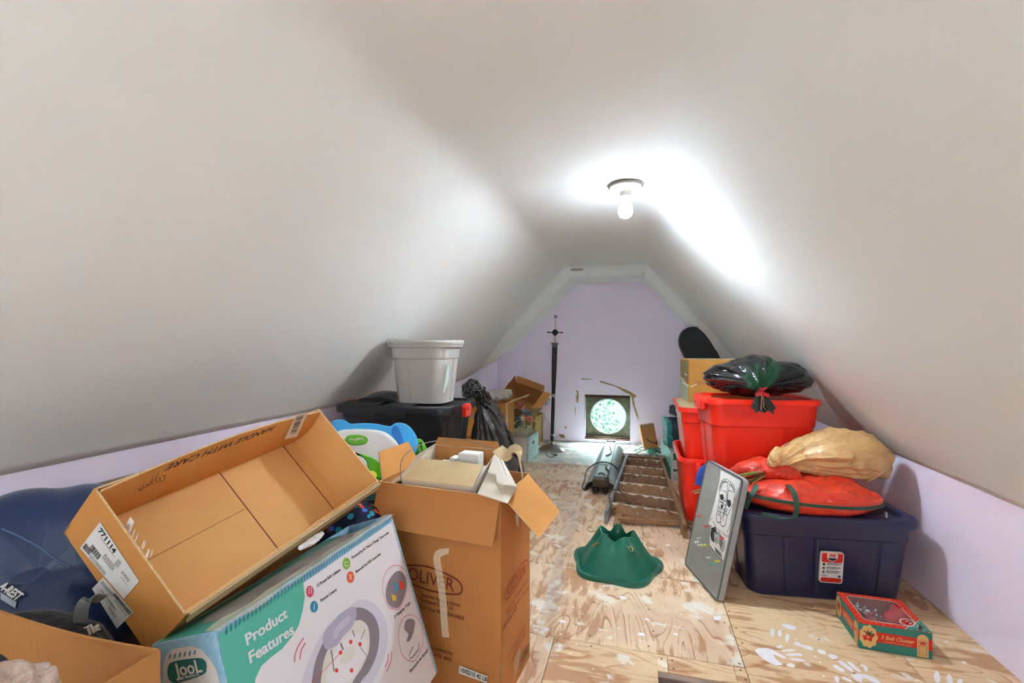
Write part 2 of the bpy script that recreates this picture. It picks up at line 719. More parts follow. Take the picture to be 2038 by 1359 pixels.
def ceil_pt(u, y):
    """inner surface of slopes and flat ceiling; u 0..1 from the left knee wall to the right one"""
    zl = .825 + .15 * sst(4.3, 5.75, y)
    xl = -1.755
    crl, crr = .10, .13
    pts = [Vector((xl, zl)), Vector((-.75, 2.0)), Vector((.087, 2.0)), Vector((1.317, .617))]
    seg = [(pts[i + 1] - pts[i]).length for i in range(3)]
    tot = sum(seg)

    def P(s):
        for i in range(3):
            if s <= seg[i] or i == 2:
                return pts[i].lerp(pts[i + 1], s / seg[i])
            s -= seg[i]
    s = u * tot
    # soft creases
    w = .055
    acc = Vector((0, 0))
    for k in (-1, -.5, 0, .5, 1):
        acc += P(min(max(s + k * w, 0), tot))
    p = acc / 5
    if s < w * 1.2 or s > tot - w * 1.2:
        p = P(s)
    q = P(min(s + .03, tot)) - P(max(s - .03, 0))
    nn = Vector((q.y, -q.x)).normalized()           # inward (down)
    edge = min(1, s / .25, (tot - s) / .25)
    d = (.090 * sst(4.84, 5.02, y) - .045 * sst(5.04, 5.5, y) - .012 * math.exp(-((y - 4.55) / .2) ** 2)) * edge
    v = Vector((p.x, y, p.y))
    d += (noise.noise(v * 1.1) * .018 + noise.noise(v * 3.1 + Vector((3, 1, 7))) * .005) * edge
    d += .028 * edge * sst(3.4, 4.6, y) * (1 - sst(5.2, 5.7, y)) * sst(.62, .75, u) * math.sin(u * 60 + y * 3) * .35
    d += .0008 * edge * math.exp(-((y - .825) / .012) ** 2)
    return Vector((p.x + nn.x * d, y, p.y + nn.y * d))


ys = sorted(set([round(-2.2 + .12 * i, 3) for i in range(67)] + [.812, .825, .838, .85] + [round(4.8 + .025 * i, 3) for i in range(39)] + [YB + .02]))
ys = [y for y in ys if y <= YB + .021]
mb = MB()
nu = 110
mb.grid(lambda u, v: ceil_pt(u, ys[min(int(round(v * (len(ys) - 1))), len(ys) - 1)]), nu, len(ys) - 1)
o = mb.build('ceiling', m_dry, sharp=180, fix=False)
md = o.modifiers.new('thickness', 'SOLIDIFY')
md.thickness = .05
md.offset = 1
for p in o.data.polygons:
    if p.index == 0:
        if p.normal.z > 0:
            md.offset = 1
        else:
            md.offset = -1
struct(o)
# knee walls
mb = MB().box((-1.855, -2.2, -.02), (-1.755, YB + .2, 1.12))
struct(mb.build('wall_left', m_lav, sharp=0))
mb = MB().box((1.317, -2.2, -.02), (1.417, YB + .2, .75))
struct(mb.build('wall_right', m_lav, sharp=0))
mb = MB().box((-1.9, -2.3, -.02), (1.5, -2.2, 2.2))
struct(mb.build('wall_front', m_lav, sharp=0))
# back wall with the square vent opening
HX0, HX1, HZ0, HZ1 = -.632, -.093, .035, .582
mb = MB()
for a, b in (((-1.9, 0), (HX0, 2.2)), ((HX1, 0), (1.5, 2.2)), ((HX0, HZ1), (HX1, 2.2)), ((HX0, -.02), (HX1, HZ0))):
    mb.box((a[0], YB, a[1] - .02 if a[1] == 0 else a[1]), (b[0], YB + .12, b[1]))
wb = struct(mb.build('wall_back', m_lav, sharp=0))
m_peel = M('torn drywall paper', '#b3935c', .9, var=(30, .4))
mb = MB()
TW = frame((0, YB, 0), (1, 0, 0), (0, 0, 1))


def bw(px, py):
    p = aty(px, py, YB)
    return (p.x, p.z)


def cropc(pts, ox, oy, s):
    return [(ox + x / s, oy + y / s) for x, y in pts]


peels = [[(150, 300), (180, 340), (185, 420), (175, 520), (150, 515), (138, 420), (160, 360), (140, 320)],
         [(128, 560), (134, 620), (128, 730), (120, 740), (122, 620)],
         [(225, 115), (330, 118), (440, 126), (335, 130), (228, 126)],
         [(540, 170), (560, 150), (640, 175), (760, 215), (860, 250), (960, 290), (1070, 340), (1165, 400), (1140, 440), (1080, 430), (1040, 375), (960, 345), (880, 290), (800, 245), (680, 215)],
         [(1075, 400), (1110, 430), (1140, 600), (1180, 700), (1200, 830), (1160, 740), (1120, 620), (1095, 540)],
         [(1228, 915), (1265, 905), (1282, 1030), (1255, 990)]]
for pl in peels:
    flat(mb, [bw(*q) for q in cropc(pl, 1130, 740, 8.494)], TW, z=.0006)
for pl in ([(640, 1120), (690, 1125), (700, 1150), (665, 1150)], [(690, 1060), (715, 1055), (705, 1078)], [(835, 650), (930, 655), (925, 660), (838, 658)]):
    flat(mb, [bw(*q) for q in cropc(pl, 960, 600, 4.247)], TW, z=.0006)
mb.build('torn_paper', m_peel, wb, sharp=0)
# the vent: a recessed plywood board with a round hole, rough sill
m_vent = M('mossy weathered plywood', '#6f7358', .85, var=(9, .7), col2='#463a28', bump=(25, .6))
m_rough = M('raw brown lumber edge', '#5a3a20', .9, var=(30, .6), bump=(50, .8))
vent = struct(bpy.data.objects.new('window_1', None))
C.objects.link(vent)
vent.location = (0, YB, 0)
mb = MB()
cx, cz, rad = (HX0 + HX1) / 2 + .006, .312, .213
n = 72
rings = []
for yy in (.10, .13):
    inner = [(cx + rad * math.cos(2 * PI * i / n), yy, cz + rad * math.sin(2 * PI * i / n)) for i in range(n)]
    outer = []
    for i in range(n):
        a = 2 * PI * i / n
        k = .33 / max(abs(math.cos(a)), abs(math.sin(a)))
        outer.append((cx + k * math.cos(a), yy, cz + k * math.sin(a)))
    rings.append((inner, outer))
vs = rings[0][0] + rings[0][1] + rings[1][0] + rings[1][1]
fs = []
for i in range(n):
    j = (i + 1) % n
    fs += [(i, j, n + j, n + i), (2 * n + i, 3 * n + i, 3 * n + j, 2 * n + j), (i, 2 * n + i, 2 * n + j, j)]
mb.add(vs, fs)
mb.build('vent_board', m_vent, vent, sharp=40)
mb = MB()
ringpoly(mb, cx, cz, rad + .006, rad + .006, .012, frame((0, .098, 0), (1, 0, 0), (0, 0, 1)), n=72)
mb.build('vent_ring', M('pale vent flange', '#b9c6bd', .5), vent, sharp=0, solid=.004)
mb = MB()
random.seed(5)
nx = 40
top = [(HX0 + (HX1 - HX0) * i / nx, HZ1 - .012 - random.random() * .010) for i in range(nx + 1)]
mb.prism([(HX0, HZ1 + .003)] + top + [(HX1, HZ1 + .003)], -.0, .1, Matrix(((1, 0, 0, 0), (0, 0, 1, 0), (0, 1, 0, 0), (0, 0, 0, 1))))
mb.box((HX0, .03, HZ1 - .035), (HX1, .1, HZ1 - .008))
mb.box((HX0, .02, HZ0), (HX1, .1, HZ0 + .012)).box((HX0, .055, HZ0 + .012), (HX1, .1, HZ0 + .026))
mb.build('vent_rough_lining', m_rough, vent, sharp=0)
mb = MB().box((HX0 - .004, -.012, HZ0 - .03), (HX1 + .012, .012, HZ0 - .002)).box((HX0 - .004, -.004, HZ0), (HX0, .05, HZ1 - .01)).box((HX1, -.004, HZ0), (HX1 + .006, .03, HZ1 - .01))
mb.build('vent_sill', M('lavender trim paint', '#cdc6cf', .7), vent, sharp=0, bevel=.002)
# foliage outside
random.seed(11)
mb = MB()
for i in range(11000):
    c_ = Vector((random.uniform(-2.2, 1.6), random.uniform(7.6, 9.6), random.uniform(-1.4, 1.8)))
    if noise.noise(c_ * 1.6) < -.22 - (.12 if c_.x > -.2 else -.08):
        continue
    r_ = Euler((random.uniform(0, 6), random.uniform(0, 6), random.uniform(0, 6))).to_matrix().to_4x4()
    s_ = random.uniform(.03, .06)
    mb.add([(-s_, 0, 0), (0, -s_ * .45, s_ * .1), (s_, 0, 0), (0, s_ * .45, s_ * .1)], [(0, 1, 2, 3)], random.choice((0, 0, 1)), Matrix.Translation(c_) @ r_)
o = mb.build('tree_foliage', [M('green leaves', '#163c22', .5), M('yellow green leaves', '#2c5c2c', .5)], sharp=0, fix=False)
tag(o, 'sunlit green tree leaves seen outside through the round vent', 'foliage', kind='stuff')

# ---------------------------------------------------------------- floor of plywood sheets
panels = [(-1.755, 1.897, .381, 2.521, 'a'), (-1.755, 2.524, .027, 4.66, 'a'), (.030, 2.524, 1.317, 4.66, 'a'),
          (-1.755, 4.663, 1.317, 5.78, 'w'), (.385, -2.2, .984, 2.521, 'b'), (.987, -2.2, 1.317, 2.521, 'b'),
          (-1.755, -2.2, -.332, 1.894, 'a'), (-.329, -2.2, .07, 1.894, 'b'), (.070, 1.80, .1065, 1.894, 'b'),
          (.109, 1.80, .341, 1.894, 'b'), (.343, 1.80, .382, 1.894, 'b'), (.07, -2.2, .382, 1.2, 'b')]
random.seed(2)
fv = MB()
att = []
for x0, y0, x1, y1, k in panels:
    fv.box((x0, y0, -.018), (x1, y1, 0), mi='abw'.index(k))
    off = (random.uniform(-9, 9), random.uniform(-9, 9), 0)
    att += [off] * 8
npanelv = len(fv.v)
TF = Matrix.Identity(4)


def fl2(px, py):
    p = atz(px, py)
    return (p.x, p.y)


# screw heads and holes
scr = [(1182, 1198.5), (1291, 1213), (1174, 1265), (1176.5, 1286), (1088, 1268), (1109, 1274), (1291, 1286), (1317, 1311), (1338, 1314), (1341, 1331), (1451, 1216), (1442, 1239), (1465, 1250), (1477, 1280), (1471.5, 1321), (1474, 1334), (1484, 1353),
       (1630, 1273), (1600, 1050), (1020, 1050), (1126, 1027), (1168, 905), (1185, 900), (1160, 893), (1195, 893), (1224, 897), (1150, 1006), (1300, 1256), (1700, 1340), (1110, 940), (1143, 950)]
for px, py in scr:
    p = fl2(px, py)
    flat(fv, ell(p[0], p[1], .0045, .004, 0, 8), TF, 3, z=.0007)
# white paint marks: handprints, blobs
pm = [(438, 252, 14, 27, 0), (485, 256, 12, 23, 0), (532, 285, 12, 27, 5), (545, 215, 48, 14, 14), (485, 341, 22, 9, -10), (540, 366, 44, 8, -4), (575, 392, 55, 10, 0), (598, 425, 52, 8, 8), (555, 460, 30, 13, 12),
      (600, 325, 26, 12, 20), (660, 347, 48, 11, 18), (752, 374, 30, 14, 20), (823, 405, 30, 14, 18), (860, 480, 46, 13, 28), (905, 465, 62, 12, 35), (955, 468, 56, 11, 38), (1030, 478, 24, 12, 60),
      (1485, 535, 20, 40, -10), (1565, 550, 18, 34, -15), (1630, 565, 18, 18, 0), (910, 548, 38, 10, 25), (848, 548, 22, 15, 60), (1657, 442, 18, 7, 15), (1548, 310, 12, 5, 0), (90, 160, 26, 16, 0)]
for cx_, cy_, rx, ry, a in pm:
    random.seed(int(cx_))
    pts = []
    for q in ell(0, 0, 1, 1, 0, 18):
        k = 1 + random.uniform(-.12, .12)
        x, y = q[0] * rx * k, q[1] * ry * k
        ca, sa = math.cos(math.radians(a)), math.sin(math.radians(a))
        pts.append((1400 + (cx_ + x * ca - y * sa) / 3.194, 1180 + (cy_ + x * sa + y * ca) / 3.194))
    flat(fv, [fl2(*q) for q in pts], TF, 4, z=.0006)
hand = [(325, 365), (350, 350), (400, 350), (440, 360), (480, 385), (520, 405), (525, 418), (500, 415), (460, 395), (440, 392), (450, 405), (470, 430), (500, 450), (505, 458), (460, 462), (420, 445), (380, 420), (345, 390)]
flat(fv, [fl2(*q) for q in cropc(hand, 1400, 1180, 3.194)], TF, 4, z=.0008)
hand2 = [(935, 520), (980, 512), (1040, 520), (1090, 540), (1130, 572), (1080, 572), (1040, 548), (1010, 545), (1005, 572), (970, 560)]
flat(fv, [fl2(*q) for q in cropc(hand2, 1400, 1180, 3.194)], TF, 4, z=.0008)
for px, py, r in ((1085, 1252, .03), (1345, 1262, .022), (1288, 1233, .02), (1424, 1228, .016), (1275, 1262, .03), (1120, 1237, .03), (1150, 1100, .04), (1330, 1085, .03), (1240, 1190, .035)):
    p = fl2(px, py)
    random.seed(px)
    r *= .6
    flat(fv, [(p[0] + math.cos(t) * r * random.uniform(.5, 1.2), p[1] + math.sin(t) * r * random.uniform(.4, .9)) for t in [2 * PI * i / 16 for i in range(16)]], TF, 4, z=.0005)
m_paintw = M('white paint', '#efe8ea', .5, var=(40, .1))
m_screw = M('rusty screw head', '#3a2a22', .6)
att += [(0, 0, 0)] * (len(fv.v) - npanelv)
fl_o = fv.build('floor', [m_ply_a, m_ply_b, m_ply_w, m_screw, m_paintw], sharp=0, fix=False)
a_ = fl_o.data.attributes.new('panel', 'FLOAT_VECTOR', 'POINT')
a_.data.foreach_set('vector', [c for v in att for c in v])
struct(fl_o)
# hatch pit under the missing piece of floor
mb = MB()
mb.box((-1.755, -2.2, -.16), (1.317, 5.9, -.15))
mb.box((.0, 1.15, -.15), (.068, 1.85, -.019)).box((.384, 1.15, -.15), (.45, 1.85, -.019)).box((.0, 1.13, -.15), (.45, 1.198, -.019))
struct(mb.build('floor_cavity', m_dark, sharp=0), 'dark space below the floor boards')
mb = MB().box((.07, 1.802, -.15), (.383, 1.838, -.0185)).box((-1.755, 1.839, -.15), (1.317, 1.85, -.0185))
mb.box((.071, 1.772, -.03), (.382, 1.80, -.004))
struct(mb.build('trim_1', m_joist, sharp=0, bevel=.002), 'greyed joist edge along the hatch')
# ================================================================ cartons in the left foreground
def place(o, origin, x, y, z):
    x, y, z = Vector(x).normalized(), Vector(y).normalized(), Vector(z).normalized()
    R = Matrix(((x.x, y.x, z.x), (x.y, y.y, z.y), (x.z, y.z, z.z)))
    o.location = origin
    o.rotation_euler = R.to_euler()


def trace(o, T, pts):
    """photo points seen on the flat face T (a local frame of thing o) -> 2D points of that face"""
    W = o.matrix_basis @ T
    inv = W.inverted()
    e = inv @ EYE
    res = []
    for px, py in pts:
        q = inv @ (EYE + ray(px, py))
        d = q - e
        k = -e.z / d.z
        res.append((e.x + d.x * k, e.y + d.y * k))
    return res


def plate(pts, t=.004, mi=0, mb=None):
    """thick sheet through 3D corner points"""
    mb = mb or MB()
    P = [Vector(p) for p in pts]
    nn = (P[1] - P[0]).cross(P[2] - P[0]).normalized() * t
    n = len(P)
    mb.add(P + [p + nn for p in P], [tuple(reversed(range(n))), tuple(range(n, 2 * n))] + [(i, (i + 1) % n, n + (i + 1) % n, n + i) for i in range(n)], mi)
    return mb


def flap(o, name, hinge0, hinge1, out, L, ang, mat, t=.004, taper=.01, bow=0., up=(0, 0, 1)):
    """a flap hinged on the edge hinge0-hinge1; out = outward direction; ang 0 = straight up, 90 = level outward, 180 = hanging down"""
    a, b = Vector(hinge0), Vector(hinge1)
    out, up = Vector(out).normalized(), Vector(up)
    d = up * math.cos(math.radians(ang)) + out * math.sin(math.radians(ang))
    e = (b - a).normalized()
    nn = e.cross(d).normalized()
    mb = MB()
    nu, nv = 12, 6

    def P(u, v, s):
        k = taper * v
        p = a.lerp(b, u) + e * (k * (1 - 2 * u)) + d * (L * v)
        w = bow * math.sin(PI * u) * v + .003 * noise.noise(Vector((u * 4, v * 3, L * 50))) * v
        return p + nn * (w + s * t / 2)
    vs = [P(i / nu, j / nv, s) for s in (-1, 1) for j in range(nv + 1) for i in range(nu + 1)]
    n1 = (nu + 1) * (nv + 1)
    fs, mi = [], []
    for s in (0, 1):
        for j in range(nv):
            for i in range(nu):
                q = s * n1 + j * (nu + 1) + i
                fs.append((q, q + 1, q + nu + 2, q + nu + 1))
    border = [(0, i) for i in range(nu)] + [(j, nu) for j in range(nv)] + [(nv, i) for i in range(nu, 0, -1)] + [(j, 0) for j in range(nv, 0, -1)]
    nb = len(border)
    fe = []
    for q in range(nb):
        (j0, i0), (j1, i1) = border[q], border[(q + 1) % nb]
        A, B = j0 * (nu + 1) + i0, j1 * (nu + 1) + i1
        fe.append((A, B, B + n1, A + n1))
    mb.add(vs, fs, 0)
    mb.f += fe
    mb.mi += [1] * len(fe)
    return mb.build(name, [mat, m_card_edge], o, sharp=40)


def open_box(o, L, W, D, t=.0045, mat=None, mati=None, z0=0, bow=.006):
    """box open at the top, its walls thin board; local origin at a bottom corner"""
    mb = MB()
    mb.box((0, 0, z0), (L, W, z0 + t))
    n = 14
    for (ax, a0, c0, sgn) in (('x', L, 0, 1), ('x', L, W, -1), ('y', W, 0, 1), ('y', W, L, -1)):
        vs = []
        for k in (0, 1):
            for j in (0, 1, 2, 3, 4):
                for i in range(n + 1):
                    u, v = i / n, j / 4
                    b_ = math.sin(PI * u) * v * bow
                    c_ = c0 - sgn * b_ + sgn * t * k
                    zz = z0 + D * v
                    vs.append((u * a0, c_, zz) if ax == 'x' else (c_, u * a0, zz))
        n1 = 5 * (n + 1)
        fs = []
        for k in (0, 1):
            for j in range(4):
                for i in range(n):
                    q = k * n1 + j * (n + 1) + i
                    fs.append((q, q + 1, q + n + 2, q + n + 1))
        base = len(mb.f)
        mb.add(vs, fs, 0)
        for q in range(len(fs)):
            if q >= len(fs) // 2:
                mb.mi[base + q] = 1
        off = len(mb.v) - len(vs)
        for i in range(n):
            q = 4 * (n + 1) + i
            mb.f.append((off + q, off + q + 1, off + n1 + q + 1, off + n1 + q))
            mb.mi.append(2)
        for i in (0, n):
            for j in range(4):
                q = j * (n + 1) + i
                mb.f.append((off + q, off + q + n + 1, off + n1 + q + n + 1, off + n1 + q))
                mb.mi.append(2)
    mb.mi[:6] = [1] * 6
    return mb.build('box_body', [mat or m_card, mati or m_card_in, m_card_edge], o, sharp=30)


# ---- tipped open carton -------------------------------------------------
tb = thing('open_carton', 'large empty brown carton tipped on its side, open end showing printed handling words', 'box',
           (-.985, .743, .552), [math.radians(a) for a in (47.3, -6.8, 86.6)])
L, W, D = .66, .326, .167
open_box(tb, L, W, D, bow=.0004)
# long flap folded back inside over the rear wall, printed side showing
mb = MB()
nu, nv = 30, 10


def ffl(u, v, s):
    return Vector((.006 + u * (L - .012), W - .010 - .012 * math.sin(PI * v) + .010 * math.sin(PI * u) * (1 - v) - s * .004, D + .004 + .018 * math.sin(PI * u) * (1 - v) - v * (D - .002)))


vs = [ffl(i / nu, j / nv, s) for s in (0, 1) for j in range(nv + 1) for i in range(nu + 1)]
n1 = (nu + 1) * (nv + 1)
fs = []
for s in (0, 1):
    for j in range(nv):
        for i in range(nu):
            q = s * n1 + j * (nu + 1) + i
            fs.append((q, q + 1, q + nu + 2, q + nu + 1))
mb.add(vs, fs)
for i in range(nu):
    for q in (i, nv * (nu + 1) + i):
        mb.f.append((q, q + 1, q + 1 + n1, q + n1))
        mb.mi.append(1)
for j in range(nv):
    for q in (j * (nu + 1), j * (nu + 1) + nu):
        mb.f.append((q, q + nu + 1, q + nu + 1 + n1, q + n1))
        mb.mi.append(1)
pf = mb.build('flap', [m_card, m_card_edge], tb, sharp=50)
pf['label'] = 'flap folded back inside with black print'
TI = frame((L / 2, W - .0275, D / 2), (-1, 0, 0), (0, 0, -1))   # reads upside down from the camera
RH = (300, 820, 6.369)


def th(pts):
    return trace(tb, TI, cropc(pts, *RH))


q = th([(1560, 195), (195, 700)])
fitted_text(tb, 'HANDLE WITH CARE', TI, q[0], q[1], .036, m_black, pf, 'printed_words', lift=.001, bold=.0005, shear=.12)
mb = MB()
for stq in ([(180, 800), (160, 860), (120, 865), (115, 820), (150, 800), (180, 800)], [(110, 880), (60, 870), (75, 800), (100, 760)], [(120, 830), (50, 840)], [(50, 900), (10, 900), (20, 830), (45, 800)], [(60, 850), (0, 870)],
            [(-10, 870), (-20, 920), (-45, 910)], [(-60, 900), (-50, 940), (-90, 950), (-95, 915)], [(-110, 930), (-145, 950), (-150, 980), (-120, 990), (-110, 950), (-160, 1010)]):
    q = th(stq)
    stroke(mb, [(v.x, v.y) for v in smooth_path([(x, y, 0) for x, y in q], 4)], .0018, TI, z=.0015)
mb.build('handwriting', m_brown_ink2, pf, sharp=0)
mb = MB()
for pts in ([(-120, 730), (-260, 1020)], [(560, 580), (470, 860), (390, 980)], [(600, 440), (560, 580)], [(1060, 470), (980, 660)]):
    mb = MB()
    stroke(mb, th(pts), .0012, TI, 0, z=.0012)
    mb.build('crease', m_card_lt, pf, sharp=0)
mb = MB()
flat(mb, th([(1835, 35), (1990, 0), (1850, 310), (1690, 340)]), TI, 0, z=.0016)
Q = [Vector(p) for p in th([(1850, 50), (1940, 20), (1830, 270), (1760, 280)])]
random.seed(3)
v_ = .03
while v_ < .97:
    w_ = random.choice((.02, .035, .05))
    flat(mb, [tuple(Q[0].lerp(Q[3], v_)), tuple(Q[1].lerp(Q[2], v_)), tuple(Q[1].lerp(Q[2], v_ + w_)), tuple(Q[0].lerp(Q[3], v_ + w_))], TI, 1, z=.002)
    v_ += w_ + random.choice((.02, .03, .05))
mb.build('barcode_label', [m_white, m_black], pf, sharp=0)
# near side: folded strip of the near flap, torn left corner, bottom flaps
mb = MB()
plate([(.01, -.004, D - .002), (L, -.006, D + .004), (L, -.012, D - .02), (.01, -.010, D - .026)], .004, 0, mb)
mb.build('flap', [m_card_lt, m_card_edge], tb, sharp=0)
mb = MB()
plate([(.004, .006, D - .001), (L - .004, .006, D + .004), (L - .004, .016, D - .05), (.004, .016, D - .06)], .003, 0, mb)
mb.build('flap', [m_card_in, m_card_edge], tb, sharp=0)
mb = MB()
mb.box((.012, .004, .0046), (.36, W - .004, .0086))
o = mb.build('bottom_flap', m_card_in, tb, sharp=0)
mb = MB()
mb.box((.3637, .004, .0046), (.60, W - .004, .0078))
mb.build('bottom_flap', m_card_in, tb, sharp=0)
mb = MB()
mb.box((.03, W * .55, .0088), (.355, W * .55 + .0012, .0094))
mb.build('seam', m_brown_ink, tb, sharp=0)
mb = MB()
mb.box((.360, .004, .0047), (.3635, W - .004, .0090))
mb.build('seam', m_brown_ink, tb, sharp=0)
mb = MB().box((.598, .005, .0080), (.6005, W - .005, .0086))
mb.build('seam', m_brown_ink, tb, sharp=0)
mb = MB()
random.seed(8)
for i in range(9):
    x = .004 + random.random() * .006
    y0 = .12 + random.random() * .09
    plate([(x, y0, D), (x + .004, y0 + .004, D + .004), (x + .012, y0 + .012, D + .001)], .0012, 0, mb)
plate([(.012, .225, D - .03), (.016, .232, D + .012), (.022, .222, D + .002), (.02, .212, D - .03)], .001, 0, mb)
mb.build('torn_edge', m_white, tb, sharp=0)
# shipping labels on the near end
TE = frame((-.0008, W / 2, D / 2), (0, -1, 0), (0, 0, 1))
q1 = trace(tb, TE, cropc([(295, 48), (755, 745), (575, 955), (60, 355)], 150, 1030, 5.907))
q2 = trace(tb, TE, cropc([(330, 700), (685, 1110), (490, 1305), (197, 835)], 150, 1030, 5.907))


def label_sheet(nm, q, z, seed, par, kinds):
    mb = MB()
    flat(mb, q, TE, 0, z=z)
    Q = [Vector(p) for p in q]

    def B(u, v):
        return tuple((Q[0].lerp(Q[1], u)).lerp(Q[3].lerp(Q[2], u), v))

    def quad(u0, v0, u1, v1, mi):
        flat(mb, [B(u0, v0), B(u1, v0), B(u1, v1), B(u0, v1)], TE, mi, z=z + .0004)
    random.seed(seed)
    for kd, u0, v0, u1, v1 in kinds:
        if kd == 'bar':
            u = u0
            while u < u1:
                w_ = random.choice((.006, .01, .016))
                quad(u, v0, min(u + w_, u1), v1, 1)
                u += w_ + random.choice((.006, .010))
        elif kd == 'line':
            quad(u0, v0, u1, v1, 1)
        else:
            v = v0
            while v < v1:
                u = u0
                while u < u1:
                    w_ = random.uniform(.012, .035)
                    quad(u, v, min(u + w_, u1), v + .018, 1)
                    u += w_ + .012
                v += .042
    o = mb.build(nm, [m_white, m_black], par, sharp=0)
    return o, B


sl1, B1 = label_sheet('shipping_label', q1, .0008, 3, tb, [('line', .15, .25, .5, .26), ('bar', .12, .60, .33, .80), ('bar', .03, .75, .18, .93), ('text', .36, .45, .6, .62), ('text', .2, .86, .55, .97), ('text', .56, .18, .64, .4), ('text', .72, .3, .9, .42), ('line', .75, .5, .93, .51)])
T1 = TE @ frame((*B1(.26, .14), 0), Vector((*B1(.9, .14), 0)) - Vector((*B1(.1, .14), 0)), Vector((*B1(.3, 0), 0)) - Vector((*B1(.3, 1), 0)))
text('771114', .020, T1, m_black, 'printed_number', sl1, lift=.0016, bold=.0004)
sl2, B2 = label_sheet('shipping_label', q2, .0004, 5, tb, [('text', .05, .15, .45, .32), ('bar', .42, .05, .97, .22), ('text', .5, .28, .95, .36), ('text', .15, .5, .7, .6), ('line', .1, .7, .6, .71), ('text', .55, .7, .8, .8)])

# ---- the swing's printed box --------------------------------------------
jb = thing('baby_swing_box', 'white and teal printed retail box for a baby swing, leaning against the brown carton', 'box')
t_, az = math.radians(19), math.radians(88.7)
A_ = Vector((math.cos(az), math.sin(az), 0))
S_ = Vector((math.sin(az), -math.cos(az), 0))
U_ = -S_ * math.sin(t_) + Vector((0, 0, 1)) * math.cos(t_)
N_ = S_ * math.cos(t_) + Vector((0, 0, 1)) * math.sin(t_)
JL, JW, JH = .64, .17, .50
TOP = atd(425, 1256, .89)
place(jb, TOP - U_ * JH, A_, -N_, U_)
m_jwhite = M('glossy white printed board', '#ddd8dc', .35, coat=.2)
m_jblue = M('pale blue printed board', '#9cc4d4', .4, var=(60, .5), col2='#5b93c8', coat=.2)
m_jteal = M('teal printed board', '#4fae9a', .35, coat=.3)
m_jteal_d = M('dark teal print', '#2b6a62', .4)
m_jteal_in = M('teal board inside', '#7fb5b4', .6)
m_jgrey = M('silver grey print', '#a9a49e', .35, coat=.3)
m_lilac = M('lilac grey print', '#a9a3b8', .4)
m_mauve = M('mauve grey print', '#857a82', .4)
m_cream = M('cream print', '#d6cfc8', .4)
m_pink = M('pink print', '#d98a98', .4)
m_rose = M('rose print', '#c8455e', .4)
m_redp = M('red print', '#d8402c', .4)
m_green = M('green print', '#7fae3c', .4)
m_orangep = M('orange print', '#d65a2a', .4)
m_bluep = M('blue print', '#2f8aa8', .4)
mb = MB()
mb.box((0, 0, 0), (JL, .004, JH)).box((0, JW - .004, 0), (JL, JW, JH)).box((0, .004, 0), (.004, JW - .004, JH)).box((JL - .004, .004, 0), (JL, JW - .004, JH)).box((.004, .004, 0), (JL - .004, JW - .004, .004))
mb.box((.004, .004, .012), (JL - .004, JW - .004, .3))
mb.build('box_body', m_jblue, jb, sharp=0, bevel=.003)
mb = MB()
mb.box((.002, .003, JH - .006), (.53, JW, JH - .001))
tf = mb.build('top_flap', m_jteal, jb, sharp=0, bevel=.001)
mb = MB()
TT = frame((0, 0, JH - .0006), (1, 0, 0), (0, 1, 0))
flat(mb, [(.05, .03), (.10, .018), (.52, .016), (.52, .11), (.2, .12), (.09, .13), (.055, .10)], TT, 0)
for x, y, r in ((.28, .045, .026), (.40, .04, .026), (.49, .045, .02)):
    flat(mb, [(x + r * math.cos(a), y + r * math.sin(a) * .8) for a in [2 * PI * i / 16 for i in range(16)]], TT, 1, z=.0008)
mb.build('top_print', [m_jgrey, m_mauve], tf, sharp=0)
mb = MB()
plate([(.53, .004, JH - .003), (JL - .01, .004, JH - .003), (JL - .01, .03, JH - .09), (.53, .06, JH - .09)], .003, 0, mb)
plate([(.53, JW - .01, JH - .003), (.532, .02, JH), (.50, .02, JH - .08), (.50, JW - .01, JH - .08)], .003, 0, mb)
mb.build('inner_flap', m_jteal_in, jb, sharp=0)
# clear plastic along the top edge
mb = MB()
mb.ribbon([(x, .002 + .006 * math.sin(x * 40), JH + .001 + .002 * math.sin(x * 55)) for x in [JL * i / 40 for i in range(41)]], .03, (0, 1, .3), .0006)
mb.build('tape', m_tape, jb, sharp=0)
TJ = frame((0, -.0002, 0), (1, 0, 0), (0, 0, 1))


def tj(pts, ox=0, oy=0, s=1):
    return trace(jb, TJ, cropc(pts, ox, oy, s))


front = MB()
flat(front, [(.012, 0), (JL - .012, 0), (JL - .012, JH - .022), (.012, JH - .022)], TJ, 0, z=.0004)
blob = tj([(452, 1359), (440, 1300), (434, 1262), (602, 1151), (606, 1188), (602, 1215), (594, 1245), (580, 1268), (560, 1292), (540, 1307), (520, 1325), (508, 1350), (505, 1380), (465, 1400)])
flat(front, blob, TJ, 1, z=.0008)
# dashes round the border
for i in range(60):
    x = .02 + i * .0102
    flat(front, [(x, JH - .019), (x + .004, JH - .019), (x + .008, JH - .006), (x + .004, JH - .006)], TJ, 2, z=.0008)
for i in range(46):
    z_ = JH - .03 - i * .0102
    flat(front, [(JL - .016, z_), (JL - .0145, z_), (JL - .0145, z_ + .005), (JL - .016, z_ + .005)], TJ, 5, z=.0008)
JM = [m_jwhite, m_jteal, m_bluep, m_lilac, m_mauve, m_red_ink]


def jm(m):
    if m not in JM:
        JM.append(m)
    return JM.index(m)


R3 = (560, 1000, 3.785)        # crop the tracing was done in


def jpoly(name, pts, mat, z, crop=R3, sm=0):
    q = tj(pts, *crop)
    if sm:
        q = [(v.x, v.y) for v in smooth_path([(x, y, 0) for x, y in q], sm, True)]
    flat(front, q, TJ, jm(mat), z=z)


